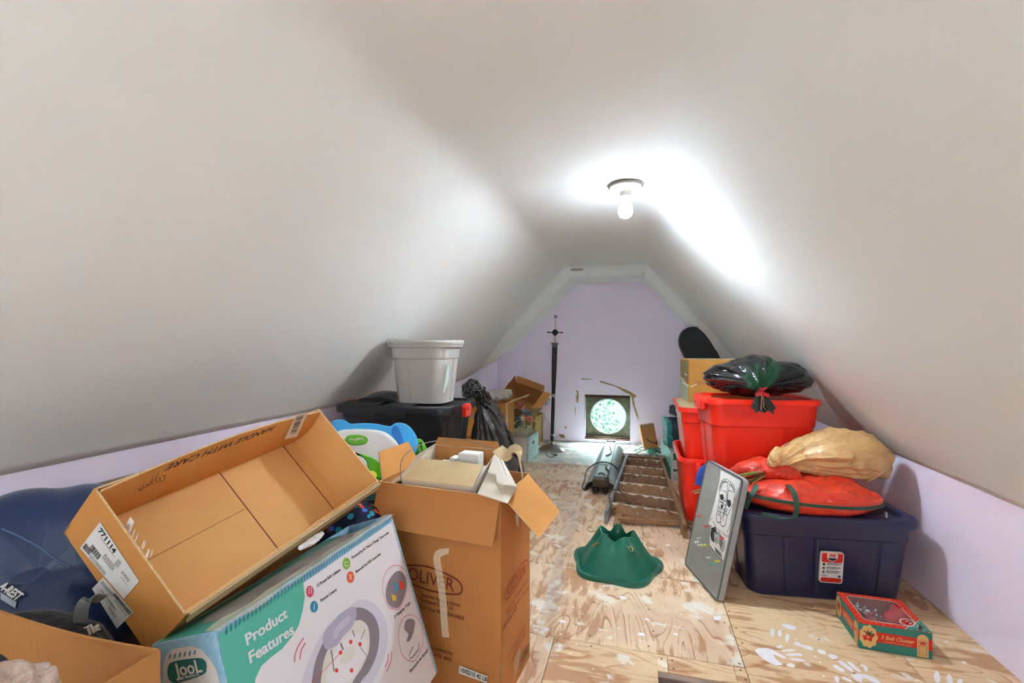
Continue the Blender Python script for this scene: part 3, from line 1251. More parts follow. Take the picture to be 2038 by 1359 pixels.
jpoly('swing_picture', [(150, 1359), (200, 1200), (270, 1050), (340, 940), (430, 860), (520, 780), (590, 730), (680, 750), (750, 820), (790, 900), (800, 1000), (790, 1110), (750, 1230), (690, 1359), (600, 1600), (140, 1600)], M('pale lilac print', '#c9c4d2', .4), .0009, sm=3)
jpoly('swing_picture', [(225, 1359), (250, 1210), (300, 1080), (400, 900), (520, 810), (590, 790), (660, 820), (710, 880), (735, 980), (720, 1130), (660, 1270), (590, 1359), (500, 1600), (190, 1600)], m_mauve, .0012, sm=3)
jpoly('swing_picture', [(300, 1300), (325, 1160), (400, 1000), (480, 920), (580, 885), (640, 920), (660, 1000), (655, 1120), (600, 1250), (530, 1359), (440, 1600), (280, 1600)], m_cream, .0015, sm=3)
jpoly('swing_picture', [(370, 1200), (440, 1060), (530, 1000), (620, 1010), (640, 1120), (590, 1230), (540, 1320), (480, 1359), (400, 1359), (330, 1340)], m_jwhite, .0017, sm=3)
jpoly('swing_picture', [(310, 1040), (325, 970), (380, 900), (450, 830), (530, 785), (560, 810), (555, 880), (520, 950), (460, 1010), (420, 1070), (360, 1105), (320, 1095)], m_lilac, .0020, sm=3)
jpoly('swing_picture', [(385, 1010), (400, 950), (450, 890), (500, 850), (515, 880), (480, 930), (430, 975), (405, 1030)], M('soft lilac print', '#bbb5c6', .4), .0022, sm=3)
jpoly('swing_picture', [(440, 1180), (480, 1110), (540, 1080), (550, 1130), (510, 1200), (450, 1215)], m_cream, .0021, sm=3)
for x, y in ((517, 1050), (587, 1068), (440, 1130), (410, 1265), (523, 1265)):
    jpoly('swing_picture', [(x + 13 * math.cos(a), y + 17 * math.sin(a)) for a in [2 * PI * i / 12 for i in range(12)]], m_redp, .0024)
for pts, w_ in (([(440, 1130), (300, 1280), (225, 1355)], .0012), ([(370, 1110), (380, 1180), (390, 1270)], .004), ([(440, 1060), (460, 1110)], .006), ([(530, 960), (545, 1010)], .004), ([(590, 1090), (640, 1160), (640, 1250)], .002), ([(625, 955), (595, 1030)], .003)):
    stroke(front, tj(pts, *R3), w_, TJ, jm(m_redp if w_ < .0015 else m_mauve), z=.0023)
# motion marks
for pts in ([(165, 1020), (125, 1080), (100, 1150), (97, 1205)], [(178, 1058), (148, 1110), (137, 1180)], [(825, 1122), (822, 1190), (790, 1275)], [(800, 1138), (798, 1190), (778, 1240)]):
    stroke(front, [(v.x, v.y) for v in smooth_path([(x, y, 0) for x, y in tj(pts, *R3)], 4)], .0028, TJ, jm(m_rose), z=.0012)
# circles round the two small pictures
for pts, in (([(865, 472), (920, 500), (945, 580), (935, 690), (895, 790), (850, 805), (790, 770), (760, 660), (770, 560), (815, 490)],),
             ([(975, 847), (1030, 880), (1062, 970), (1060, 1080), (1010, 1180), (970, 1195), (910, 1150), (882, 1040), (890, 930), (930, 860)],)):
    q = [(v.x, v.y) for v in smooth_path([(x, y, 0) for x, y in tj(pts, *R3)], 5, True)]
    stroke(front, q + q[:1], .0022, TJ, jm(m_pink), z=.0012)
jpoly('toy_picture', [(880, 515), (920, 540), (940, 600), (925, 700), (890, 780), (850, 795), (800, 760), (782, 690), (800, 600), (840, 540)], m_mauve, .0014, sm=3)
jpoly('toy_picture', [(850, 600), (875, 610), (880, 650), (860, 670), (845, 650)], m_bluep, .0018)
jpoly('toy_picture', [(885, 590), (915, 600), (920, 640), (900, 660), (885, 640)], m_redp, .0018)
jpoly('toy_picture', [(825, 690), (860, 705), (860, 740), (835, 740)], M('yellow print', '#d9b531', .4), .0018)
jpoly('hood_picture', [(945, 880), (1000, 885), (1000, 940), (985, 1000), (960, 1045), (940, 1040), (955, 990), (925, 960), (925, 920)], m_mauve, .0014, sm=2)
stroke(front, tj([(1035, 1055), (1030, 1110), (985, 1165)], *R3), .004, TJ, jm(m_mauve), z=.0014)
stroke(front, tj([(990, 1085), (960, 1150), (965, 1175), (985, 1165)], *R3), .003, TJ, jm(m_mauve), z=.0014)
# icons
for x, y, m_ in ((212, 670, m_rose), (243, 785, m_bluep), (487, 460, m_green), (517, 562, m_orangep)):
    jpoly('icon', [(x + 29 * math.cos(a), y + 44 * math.sin(a)) for a in [2 * PI * i / 18 for i in range(18)]], m_, .0014)
for pts in ([(205, 690), (205, 645), (222, 640), (222, 685)], [(240, 810), (246, 760)], [(474, 452), (500, 448), (502, 474), (476, 478), (474, 452)], [(505, 540), (530, 585)], [(528, 540), (508, 580)]):
    stroke(front, tj(pts, *R3), .0022, TJ, jm(m_jwhite), z=.0018)
pr = front.build('front_print', JM, jb, sharp=0)


def jtext(body, p0, p1, size, mat, crop=R3, bold=0., shear=0., sx=1.):
    a, b = [Vector((*p, 0)) for p in tj([p0, p1], *crop)]
    d = b - a
    T = TJ @ frame(a.lerp(b, .5), (d.x, d.y, 0), (-d.y, d.x, 0))
    o = text(body, size, T, mat, 'lettering', pr, lift=.0012, bold=bold, shear=shear, sx=1)
    w_ = o.dimensions.x
    xs = [(T.inverted() @ v.co).x for v in o.data.vertices]
    k = d.length / (max(xs) - min(xs))
    o.data.transform(T @ Matrix.Diagonal((k, 1, 1, 1)) @ T.inverted())
    return o


RL = (280, 1150, 5.661)
jtext('Product', (1175, 715), (1640, 395), .030, m_jwhite, RL, bold=.0007)
jtext('Features', (1215, 915), (1715, 575), .030, m_jwhite, RL, bold=.0007)
jtext('12 Preset Soft Lullabies', (265, 630), (440, 505), .0105, m_black)
jtext('Remote Control', (293, 740), (412, 655), .0105, m_black)
jtext('Powered by AC Motor 5-Range Timer mode', (528, 418), (805, 225), .0105, m_black)
jtext('Bluetooth And USB Connectivity', (558, 525), (745, 385), .0105, m_black)
jtext('3 Hanging Toys', (848, 865), (965, 755), .013, m_black)
jtext('Seconds to Install', (965, 1275), (1100, 1110), .013, m_black)
# the end panel with the round badge
TK = frame((-.0003, 0, 0), (0, -1, 0), (0, 0, 1))


def tk(pts):
    return trace(jb, TK, cropc(pts, *RL))


mb = MB()
flat(mb, tk([(290, 860), (360, 800), (560, 765), (680, 800), (790, 920), (860, 1040), (890, 1183), (900, 1400), (320, 1500), (250, 1183), (250, 1000)]), TK, 0, z=.0004)
q = tk([(310, 1010), (370, 940), (640, 900), (730, 930), (745, 1020), (700, 1090), (440, 1175), (370, 1180), (315, 1120)])
flat(mb, [(v.x, v.y) for v in smooth_path([(x, y, 0) for x, y in q], 4, True)], TK, 1, z=.0008)
for i in range(6):
    x = 330 + i * 56
    stroke(mb, tk([(x + 10, 860 - i * 10), (x - 5, 910 - i * 10)]), .0035, TK, 2, z=.0008)
ep = mb.build('end_print', [m_cream, m_jteal_d, m_bluep], jb, sharp=0)
a, b = [Vector((*p, 0)) for p in tk([(390, 1045), (690, 990)])]
fitted_text(jb, 'JooL', TK, a[:2], b[:2], .034, m_cream, ep, lift=.0012, bold=.0006)
a, b = [Vector((*p, 0)) for p in tk([(430, 1137), (660, 1080)])]
fitted_text(jb, 'BABY PRODUCTS', TK, a[:2], b[:2], .0075, m_cream, ep, lift=.0012)

# ---- the tall box with round oval print ----------------------------------
ob = thing('tall_carton', 'tall brown moving carton with red oval print, top flaps folded outward', 'box', (-.907, 1.508, 0), (0, 0, math.radians(-5.7)))
L, W, D = .478, .294, .704
m_card_ob = card_mat('red brown cardboard', '#c48248', .08)
open_box(ob, L, W, D, mat=m_card_ob, mati=m_card_dk)
f1 = flap(ob, 'flap', (.004, -.002, D), (L - .002, -.002, D - .006), (0, -1, 0), .147, 158, m_card_ob, bow=-.008, taper=.004)
f2 = flap(ob, 'flap', (L, .006, D), (L, W - .02, D), (1, 0, 0), .175, 134, m_card, bow=.004)
f2['label'] = 'lighter tan flap'
f3 = flap(ob, 'flap', (0, W - .02, D), (0, .02, D), (-1, 0, 0), .10, 22, m_card, bow=.01, taper=.03)
f4 = flap(ob, 'flap', (L - .2, W, D), (.02, W, D), (0, 1, 0), .09, 30, m_card, bow=.006, taper=.03)
TFr = frame((0, -.0062, 0), (1, 0, 0), (0, 0, 1))
TRt = frame((L + .0062, 0, 0), (0, 1, 0), (0, 0, 1))
R5 = (800, 1090, 5.05)


def to(T, pts, crop):
    return trace(ob, T, cropc(pts, *crop))


mb = MB()
q = to(TFr, [(90, 175), (250, 190), (430, 255), (560, 330), (602, 400), (590, 455), (540, 470), (400, 455), (250, 420), (100, 360), (0, 290), (-40, 230), (0, 185)], R5)
q = [(v.x, v.y) for v in smooth_path([(x, y, 0) for x, y in q], 5, True)]
stroke(mb, q + q[:1], .0052, TFr, 0, z=.0004)
fp = mb.build('printed_logo', M('faded dark red print', '#7d2f1a', .7), ob, sharp=0)


def otext(body, p0, p1, size, mat, T, crop, par, bold=0.):
    a, b = [Vector((*p, 0)) for p in to(T, [p0, p1], crop)]
    d = b - a
    TT_ = T @ frame(a.lerp(b, .5), (d.x, d.y, 0), (-d.y, d.x, 0))
    o = text(body, size, TT_, mat, 'lettering', par, lift=.0005, bold=bold)
    xs = [(TT_.inverted() @ v.co).x for v in o.data.vertices]
    k = d.length / (max(xs) - min(xs))
    o.data.transform(TT_ @ Matrix.Diagonal((k, 1, 1, 1)) @ TT_.inverted())
    return o


m_fred = M('faded dark red print', '#7d2f1a')
otext('OLIVER', (60, 255), (520, 385), .062, m_fred, TFr, R5, fp)
otext('Seasoned Packaging System', (200, 470), (580, 580), .018, m_brown_ink, TFr, R5, fp)
otext('Distribution Center 250', (190, 520), (515, 615), .018, m_brown_ink, TFr, R5, fp)
otext('Toll free 860-250-0403', (180, 590), (625, 715), .018, m_brown_ink, TFr, R5, fp)
otext('MOVING COMPANY NY', (200, 980), (510, 1070), .016, m_brown_ink, TFr, R5, fp)
otext('BOX SIZE 4803', (230, 1040), (495, 1130), .016, m_brown_ink, TFr, R5, fp)
mb = MB()
flat(mb, to(TFr, [(578, 1180), (860, 1290), (850, 1359), (572, 1260)], R5), TFr, 0, z=.0005)
dl = mb.build('date_label', m_white, ob, sharp=0)
o = otext('10/02/15 42 LB', (590, 1225), (850, 1322), .020, m_black, TFr, R5, dl, bold=.0004)
o.location = (0, -.0006, 0)
R6 = (980, 1090, 5.053)
mb = MB()
q = to(TRt, [(345, 118), (355, 160), (330, 230), (270, 340), (200, 450), (150, 515), (127, 505), (130, 460), (170, 370), (240, 250), (300, 160)], R6)
q = [(v.x, v.y) for v in smooth_path([(x, y, 0) for x, y in q], 5, True)]
stroke(mb, q + q[:1], .005, TRt, 0, z=.0004)
sp = mb.build('printed_logo', m_red_ink, ob, sharp=0)
otext('OLIVER', (150, 440), (330, 210), .05, m_red_ink, TRt, R6, sp)
otext('Seasoned Packaging System', (135, 650), (350, 315), .016, m_red_ink, TRt, R6, sp)
otext('Distribution Center', (155, 670), (370, 390), .016, m_red_ink, TRt, R6, sp)
otext('DEPENDABLE CARE', (105, 820), (240, 600), .014, m_brown_ink, TRt, R6, sp)
otext('DO NOT STAND ON TOP BY', (150, 1110), (335, 790), .018, m_red_ink, TRt, R6, sp)
otext('HANDLE WITH CARE', (190, 1160), (330, 850), .018, m_red_ink, TRt, R6, sp)
mb = MB()
q = to(TRt, [(275, 1090), (367, 965), (368, 1040), (275, 1215)], R6)
stroke(mb, q + q[:1], .0035, TRt, 0, z=.0004)
random.seed(1)
for i in range(9):
    u = i / 9
    a0 = Vector(q[0]).lerp(Vector(q[1]), u + .04)
    a1 = Vector(q[3]).lerp(Vector(q[2]), u + .04)
    stroke(mb, [tuple(a0.lerp(a1, .2)), tuple(a0.lerp(a1, .8))], random.choice((.004, .008)), TRt, 0, z=.0004)
mb.build('stamp', m_brown_ink2, sp, sharp=0)
mb = MB()
flat(mb, to(TRt, [(215, 1100), (270, 980), (285, 1080), (250, 1240), (215, 1320)], R6), TRt, 0, z=.0007)
mb.build('tape', m_tape, ob, sharp=0)
# loose strip of packing tape hanging from the front flap
mb = MB()
w2o = ob.matrix_basis.inverted()
tp = [w2o @ atd(*p) for p in ((893, 1096, 1.27), (873, 1102, 1.27), (870, 1118, 1.28), (876, 1150, 1.3), (882, 1200, 1.31), (884, 1235, 1.31), (887, 1268, 1.32))]
mb.ribbon(smooth_path(tp, 4), .020, (1, .2, .1), .0008)
mb.build('tape', m_tape, ob, sharp=0)['label'] = 'crumpled clear tape hanging down'
mb = MB()
tp = [w2o @ atd(*p) for p in ((1028, 1020, 1.5), (1030, 1035, 1.5), (1031, 1047, 1.5))]
mb.ribbon(tp, .022, (0, 1, 0), .0008)
mb.build('tape', m_tape, ob, sharp=0)

# ---- inner carton with foam standing in the tall box ---------------------
ib = thing('foam_packed_carton', 'worn white faced inner carton with foam blocks, standing up out of the tall brown carton', 'box', (-.835, 1.545, .30), (0, 0, math.radians(-5)))
L, W, D = .285, .245, .485
mb = MB()
t = .005
mb.box((0, 0, 0), (L, W, t)).box((0, 0, 0), (L, t, D - .080)).box((0, W - t, 0), (L, W, D))
for x in (0, L - t):
    plate([(x, 0, 0), (x, W, 0), (x, W, D), (x, 0, D - .080)], t, 0, mb)
mb.build('box_body', m_card_wh, ib, sharp=0)
MB().box((.006, W - t - .002, .02), (L - .006, W - t, D - .001)).build('inner_lining', m_card_dk, ib, sharp=0)
flap(ib, 'flap', (.0, .004, D - .080), (L, .004, D - .080), (0, 1, 0), .12, 66, m_card_lt, bow=.004, t=.005)
flap(ib, 'flap', (0, W, D), (L, W, D), (0, 1, 0), .03, 20, m_card_dk, bow=.004, t=.005)
flap(ib, 'flap', (0, 0, D - .080), (0, W, D), (-1, 0, 0), .10, 120, m_card_wh, bow=-.008, taper=.02, t=.005)
w2i = ib.matrix_basis.inverted()
mb = plate([w2i @ atd(*p) for p in ((988, 893, 1.80), (972, 936, 1.64), (950, 982, 1.52), (1007, 1000, 1.47), (1028, 968, 1.60))], .005)
mb.build('flap', m_card_wh, ib, sharp=0)['label'] = 'white faced flap with torn brown patches'
fm = MB()
fm.box((.07, .135, .02), (.25, .225, D - .06))
fm.box((.15, .155, D - .07), (.235, .215, D - .004)).box((.075, .14, .3), (.11, .18, D - .04)).box((.12, .14, .3), (.14, .19, D - .02)).box((.14, .15, .3), (.16, .2, D - .035))
fo = tag(fm.build('foam_block', m_foam, None, sharp=0, bevel=.006), 'white moulded foam packing block sitting in the worn inner carton', 'packing foam')
fo.location = ib.location
fo.rotation_euler = ib.rotation_euler
# torn strip of tan board curling at the right of the inner box
mb = MB()
pp = [atd(*p) for p in ((990, 893, 1.66), (1008, 905, 1.64), (1020, 897, 1.63), (1030, 900, 1.62), (1036, 925, 1.6), (1040, 948, 1.6))]
mb.ribbon(smooth_path(pp, 5), .055, (-.3, .8, .5), .004)
cs = mb.build('cardboard_scrap', m_card_lt, None, sharp=40)
tag(cs, 'torn curled strip of tan cardboard sticking up from the tall carton', 'cardboard scrap')
# wire hoop
mb = MB()
pp = [atd(*p) for p in ((802, 968, 1.62), (797, 940, 1.62), (800, 915, 1.63), (815, 898, 1.66), (845, 882, 1.72), (890, 875, 1.78), (930, 876, 1.8), (962, 885, 1.78), (985, 898, 1.74), (998, 920, 1.68), (1008, 945, 1.62))]
mb.tube(smooth_path(pp, 8), .0018, 6)
tag(mb.build('wire', M('grey steel wire', '#8c8880', .35, .8), None, sharp=0), 'thin grey wire looping above the tall carton', 'wire')
# clear plastic sheet behind the right side of the tall box
m_clear = M('clear plastic film', '#dfe3dd', .12, alpha=.22, bump=(14, .6), coat=.6)
mb = MB()
pA = [atz(1062, 1290, .01), atz(1095, 1150, .01), atz(1120, 1050, .01), atz(1105, 1000, .01)]


def film(u, v):
    a = smooth_path(pA, 10)
    k = min(int(u * 30), 30)
    p = a[k]
    h = .30 * (1 - .55 * u)
    q = Vector((-.36 + .02 * math.sin(u * 9), p.y, h))
    w_ = p.lerp(q, v)
    w_ += Vector((.05 * math.sin(PI * v) * math.sin(u * 14) * .6 + .04 * math.sin(PI * v), 0, .02 * noise.noise(Vector((u * 8, v * 5, 0)))))
    return w_


mb.grid(film, 30, 16)
tag(mb.build('plastic_sheet', m_clear, None, sharp=0, fix=False), 'crumpled clear plastic sheet on the floor beside the tall brown carton', 'plastic sheet')
# ================================================================ plastic totes
m_red = M('glossy red plastic', '#f42c19', .32, bump=(60, .06))
m_navy = M('navy blue plastic', '#202344', .3, bump=(60, .06), spec=.6)
m_navy_lid = M('navy lid plastic', '#262a4c', .38, bump=(60, .06))
m_gtote = M('grey plastic', '#b5aea6', .34, bump=(60, .06))
m_btote = M('black plastic', '#1b1c1e', .38, bump=(60, .06))
m_redlatch = M('red latch plastic', '#d3261e', .3)


def tote_body(par, L, W, H, mat, inset=.035, collar=.76, grooves=((.14, .17), (.42, .45), (.72, .745), (.93, .96)), sgrooves=((.3, .7),), r=.06, gd=.007, rim=.018, name='tub', base_in=.02):
    """tapered plastic tub: ribbed wall, stepped collar, rolled rim; origin centre of the base"""
    Lt, Wt = L - 2 * rim, W - 2 * rim

    def ring(z, k, g):
        l, w = Lt - 2 * inset * (1 - k), Wt - 2 * inset * (1 - k)

        def off(sd, t):
            gs = grooves if sd in (0, 2) else sgrooves
            for a, b in gs:
                if a < t < b:
                    return -gd * g
            return 0
        return rr_ring(l, w, r, z, 48, 30, 6, off if g else None)
    R = []
    R.append(rr_ring(Lt - 2 * inset - .03, Wt - 2 * inset - .03, r, 0, 48, 30, 6))
    R.append(ring(.004, 0, 0))
    R.append(ring(.012, .0, 0))
    R.append(ring(.03, .03, 1))
    for k in (.2, .4, .6):
        R.append(ring(H * k, k, 1))
    R.append(ring(H * (collar - .03), collar, 1))
    R.append(ring(H * (collar - .015), collar, 0))
    R.append(rr_ring(Lt - 2 * inset * (1 - collar) + .010, Wt - 2 * inset * (1 - collar) + .010, r, H * collar, 48, 30, 6))
    R.append(rr_ring(Lt + .002, Wt + .002, r, H - .032, 48, 30, 6))
    R.append(rr_ring(L, W, r + .015, H - .028, 48, 30, 6))
    R.append(rr_ring(L + .002, W + .002, r + .015, H - .012, 48, 30, 6))
    R.append(rr_ring(L - .006, W - .006, r + .012, H, 48, 30, 6))
    R.append(rr_ring(Lt - .006, Wt - .006, r, H, 48, 30, 6))
    R.append(rr_ring(Lt - .012, Wt - .012, r, H - .03, 48, 30, 6))
    R.append(rr_ring(Lt - 2 * inset - .01, Wt - 2 * inset - .01, r, .008, 48, 30, 6))
    mb = MB()
    mb.loft(R, True, True, True)
    return mb.build(name, mat, par, sharp=28)


def tote_lid(par, L, W, z, mat, r=.075, h=.035, lip=.035, dip=.014, name='lid'):
    q = [(L - .012, W - .012, z - h), (L, W, z - h), (L + .004, W + .004, z - h * .5), (L, W, z - .006), (L - .012, W - .012, z),
         (L - 2 * lip, W - 2 * lip, z), (L - 2 * lip - .014, W - 2 * lip - .014, z - dip), (L - 2 * lip - .10, W - 2 * lip - .10, z - dip),
         (L - 2 * lip - .11, W - 2 * lip - .11, z - dip + .004), (.1, .06, z - dip + .004)]
    R = []
    for l, w, zz in q:
        rr_ = min(r, l * .3, w * .3)
        R.append(rr_ring(l, w, rr_, zz, 24, 16, 6))
    mb = MB().loft(R, True, True, True)
    return mb.build(name, mat, par, sharp=28)


# ---- navy tote under the wreath bag
a6 = math.radians(6.2)
L, W, H = .772, .409, .406
cxy = Vector((.471, 2.405, 0)) + Vector((math.cos(a6), math.sin(a6), 0)) * L / 2 + Vector((-math.sin(a6), math.cos(a6), 0)) * W / 2
nt_ = thing('storage_tote', 'large navy blue lidded tote with a red and white sticker, on the floor', 'storage tote', cxy, (0, 0, a6))
tote_body(nt_, L - .01, W - .01, H - .012, m_navy, grooves=((.17, .2), (.41, .435), (.66, .665), (.86, .885)))
tote_lid(nt_, L, W, H, m_navy_lid, h=.032)
TS = frame((0, -W / 2 + .026, H * .38), (1, 0, 0), (0, -.12, 1))
st = trace(nt_, TS, cropc([(415, 190), (1025, 205), (1065, 1145), (455, 1110)], 1600, 1080, 13.59))
cx_, cy_ = sum(p[0] for p in st) / 4, sum(p[1] for p in st) / 4
sw, sh = .097, .150
mb = MB()
T = TS @ Matrix.Translation((cx_, cy_, .004))
mb.prism(rrect(-sw / 2, -sh / 2, sw / 2, sh / 2, .01), -.012, 0, T)
flat(mb, rrect(-sw / 2 + .004, sh / 2 - .049, sw / 2 - .004, sh / 2 - .004, .007), T, 1, z=.0004)
flat(mb, rrect(-sw / 2 + .004, -sh / 2 + .004, sw / 2 - .004, -sh / 2 + .026, .007), T, 1, z=.0004)
flat(mb, [(-.022, .069), (.022, .069), (.022, .046), (.013, .036), (0, .030), (-.013, .036), (-.022, .046)], T, 0, z=.0008)
flat(mb, [(-.018, .048), (.018, .048), (.018, .045), (.011, .038), (0, .034), (-.011, .038), (-.018, .045)], T, 2, z=.0012)
flat(mb, [(-.014, .066), (.014, .066), (.014, .058), (-.014, .058)], T, 1, z=.0012)
flat(mb, [(-.016, .055), (.016, .055), (.016, .051), (-.016, .051)], T, 3, z=.0012)
for y in (.016, -.003, -.022):
    flat(mb, ell(-.034, y, .006, .0065, 0, 14), T, 3 if y < .01 else 2, z=.0008)
    random.seed(int(y * 1000))
    for k, (dy, h_) in enumerate(((.005, .004), (0, .002), (-.0045, .0016))):
        x = -.022
        while x < .022 + .012 * (k == 0):
            w_ = random.uniform(.004, .009)
            flat(mb, [(x, y + dy - h_ / 2), (x + w_, y + dy - h_ / 2), (x + w_, y + dy + h_ / 2), (x, y + dy + h_ / 2)], T, 2, z=.0008)
            x += w_ + .0015
flat(mb, ell(.034, -.040, .007, .006, 0, 14), T, 4, z=.0008)
stk = mb.build('sticker', [m_white, M('red sticker print', '#d42a1e', .4), m_black, M('grey print', '#5f665f', .5), M('blue dot print', '#2b3f8f', .5)], nt_, sharp=0)
text('SAFE', .012, T @ Matrix.Translation((-.03, -.040, 0)), m_black, 'lettering', stk, lift=.001)

# ---- red totes
rt1 = thing('storage_tote', 'red tote on the floor under the far red tote, partly behind the grey board', 'storage tote', (.466, 3.54, 0), (0, 0, PI / 2), group='red totes by the right slope')
tote_body(rt1, .64, .42, .455, m_red, collar=.80)
rt2 = thing('storage_tote', 'red tote nested on top of another, carrying the battered brown carton', 'storage tote', (.466, 3.54, .41), (0, 0, PI / 2), group='red totes by the right slope')
tote_body(rt2, .64, .42, .375, m_red, collar=.74)
a8 = math.radians(8.3)
ctr = Vector((.382, 2.765, 0)) + Vector((math.cos(a8), math.sin(a8), 0)) * .30 + Vector((-math.sin(a8), math.cos(a8), 0)) * .2
rt3 = thing('storage_tote', 'nearest large red tote, holding up the black bag with pine sprigs', 'storage tote', (ctr.x, ctr.y, .458), (0, 0, a8), group='red totes by the right slope')
tote_body(rt3, .60, .40, .437, m_red, collar=.66, grooves=((.23, .25), (.5, .51), (.74, .9)), gd=.008)
rt4 = thing('storage_tote', 'bottom red tote hidden behind the navy tote, under the nearest red tote', 'storage tote', (ctr.x, ctr.y + .02, 0), (0, 0, a8), group='red totes by the right slope')
tote_body(rt4, .58, .37, .455, m_red, collar=.80)
tote_lid(rt2, .64, .42, .376, m_red, h=.03)
tote_lid(rt3, .60, .40, .438, m_red, h=.03)
for rt, l_, h_ in ((rt1, .64, .455), (rt2, .64, .375), (rt3, .60, .437)):
    for s in (-1, 1):
        mb = MB()
        mb.box((s * l_ / 2 - .014, -.07, h_ - .075), (s * l_ / 2 + .016, .07, h_ - .02))
        mb.build('handle', m_red, rt, sharp=30, bevel=.008)

# ---- black totes and grey tote at left
bt = thing('storage_tote', 'black storage tote with red latches, upper of two, under the grey tote', 'storage tote', (-1.305, 2.50, .45), (0, 0, math.radians(1)))
L, W, H = .71, .48, .415
tote_body(bt, L - .03, W - .03, H - .02, m_btote, collar=.86, grooves=((.16, .2), (.3, .56), (.66, .7), (.82, .86)), gd=.008, r=.045)
tote_lid(bt, L, W, H, m_btote, h=.042, lip=.03, dip=.012)
mb = MB()
for x0, x1 in ((-.20, -.08), (.0, .10)):
    mb.box((x0, -W / 2 - .004, H - .06), (x1, -W / 2 + .01, H - .03))
mb.box((-.30, -.21, H - .002), (-.10, -.05, H + .004)).box((-.05, -.21, H - .002), (.12, -.05, H + .004))
mb.build('lid_detail', m_btote, bt, sharp=30, bevel=.004)
for s in (-1, 1):
    mb = MB()
    mb.prism([(-.045, -.05), (.045, -.05), (.05, .005), (.03, .022), (-.03, .022), (-.05, .005)], 0, .026, frame((s * (L / 2 + .0), -.02, H - .022), (0, s, 0), (0, 0, 1)))
    mb.prism([(-.03, -.022), (.03, -.022), (.03, .0), (-.03, .0)], .026, .034, frame((s * (L / 2 + .0), -.02, H - .015), (0, s, 0), (0, 0, 1)))
    mb.build('latch', m_redlatch, bt, sharp=30, bevel=.005)['label'] = 'red plastic latch'
mb = MB()
TL = frame((-.11, -W / 2 + .036, H * .62), (1, 0, 0), (0, -.06, 1))
flat(mb, [(-.055, .010), (.055, .002), (.055, -.004), (.0, -.016), (-.055, -.012)], TL, 0, z=.0052)
o = mb.build('torn_sticker', m_white, bt, sharp=0)
text('HDX', .013, TL @ Matrix.Translation((-.03, -.002, .0056)), m_black, 'lettering', o)
bt2 = thing('storage_tote', 'black storage tote on the floor, lower of the two black totes', 'storage tote', (-1.33, 2.53, 0), (0, 0, 0))
tote_body(bt2, L - .03, W - .03, H, m_btote, collar=.86, r=.045)
tote_lid(bt2, L, W, H + .03, m_btote, h=.042, lip=.03, dip=.012)
gt = thing('storage_tote', 'grey lidded tote standing on the black tote against the left slope', 'storage tote', (-1.192, 2.50, .866), (0, 0, math.radians(2)))
L, W, H = .395, .34, .358
tote_body(gt, L - .012, W - .012, H - .012, m_gtote, collar=.74, inset=.028, grooves=((.22, .62),), sgrooves=((.3, .6),), gd=.022, r=.07)
tote_lid(gt, L, W, H, m_gtote, h=.024, lip=.02, dip=.006, r=.085)
mb = MB()
TG = frame((L / 2 - .03, -W / 2 + .07, .14), (.55, .83, 0), (0, 0, 1))
mb.prism([(-.03, -.075), (-.018, -.07), (.010, .0), (.012, .05), (.006, .09), (-.008, .03), (-.018, -.02)], -.002, .003, TG)
o = mb.build('tape', M('pale green tape', '#c9dcd8', .3), gt, sharp=0)
# dark folded cloth lying behind the grey tote
m_dcloth = M('black fabric', '#141218', .9, sheen=.3, bump=(40, .5))
mb = MB()


def dc(u, v):
    x = -1.60 + .30 * u
    y = 2.42 + .24 * v
    z = .871 + .045 * math.sin(PI * v) ** .5 * math.sin(PI * min(1, u * 1.15 + .02)) ** .7 + .008 * noise.noise(Vector((x * 14, y * 14, 2)))
    if u in (0, 1) or v in (0, 1):
        z = .868
    return Vector((x, y, z))


mb.grid(dc, 28, 20)
tag(mb.build('folded_cloth', m_dcloth, None, sharp=0), 'black folded cloth lying on the black tote behind the grey tote', 'cloth')


# ================================================================ bags
def path_blob(cpts, radii, nu=72, nv=60, squash=None, seed=0, amp=.02, freq=9, pleat=0, pleat_n=14):
    """bag round a spine: cpts the spine points, radii (a,b) half widths at each"""
    P = smooth_path(cpts, 12)
    R = [v for v in smooth_path([(a, b, 0) for a, b in radii], 12)]
    m = len(P) - 1
    mb = MB()
    sd = Vector((seed * 3.1, seed * 1.7, seed))

    def fn(u, v):
        f = v * m
        i = min(int(f), m - 1)
        p = P[i].lerp(P[i + 1], f - i)
        r = R[i].lerp(R[i + 1], f - i)
        d = (P[i + 1] - P[i]).normalized()
        side = d.cross(Vector((0, 0, 1)))
        if side.length < .15:
            side = Vector((1, 0, 0))
        side.normalize()
        up = side.cross(d).normalized()
        a = 2 * PI * u
        dirv = side * math.cos(a) * r.x + up * math.sin(a) * r.y
        q = p + dirv
        k = crumple(q + sd, freq, amp)
        pl = 0
        if pleat:
            pl = pleat * (.5 - 1.6 * abs(noise.noise(Vector((math.cos(a) * pleat_n * .22, math.sin(a) * pleat_n * .22, v * 1.6 + seed))) * 2)) * (1 - v) ** 1.2 * (r.x + r.y)
        nrm = dirv.normalized()
        return q + nrm * (k + pl) * min(1, (r.x + r.y) * 8)
    mb.grid(fn, nu, nv, closeu=True)
    n = nu
    mb.f.append(tuple(reversed(range(n))))
    mb.mi.append(0)
    mb.f.append(tuple(nv * n + j for j in range(n)))
    mb.mi.append(0)
    return mb


m_gbag = M('black garbage bag plastic', '#0d0d0f', .22, bump=(22, .5), coat=.4)
m_gbag2 = M('dark grey bag fabric', '#3b3734', .38, bump=(9, .6))
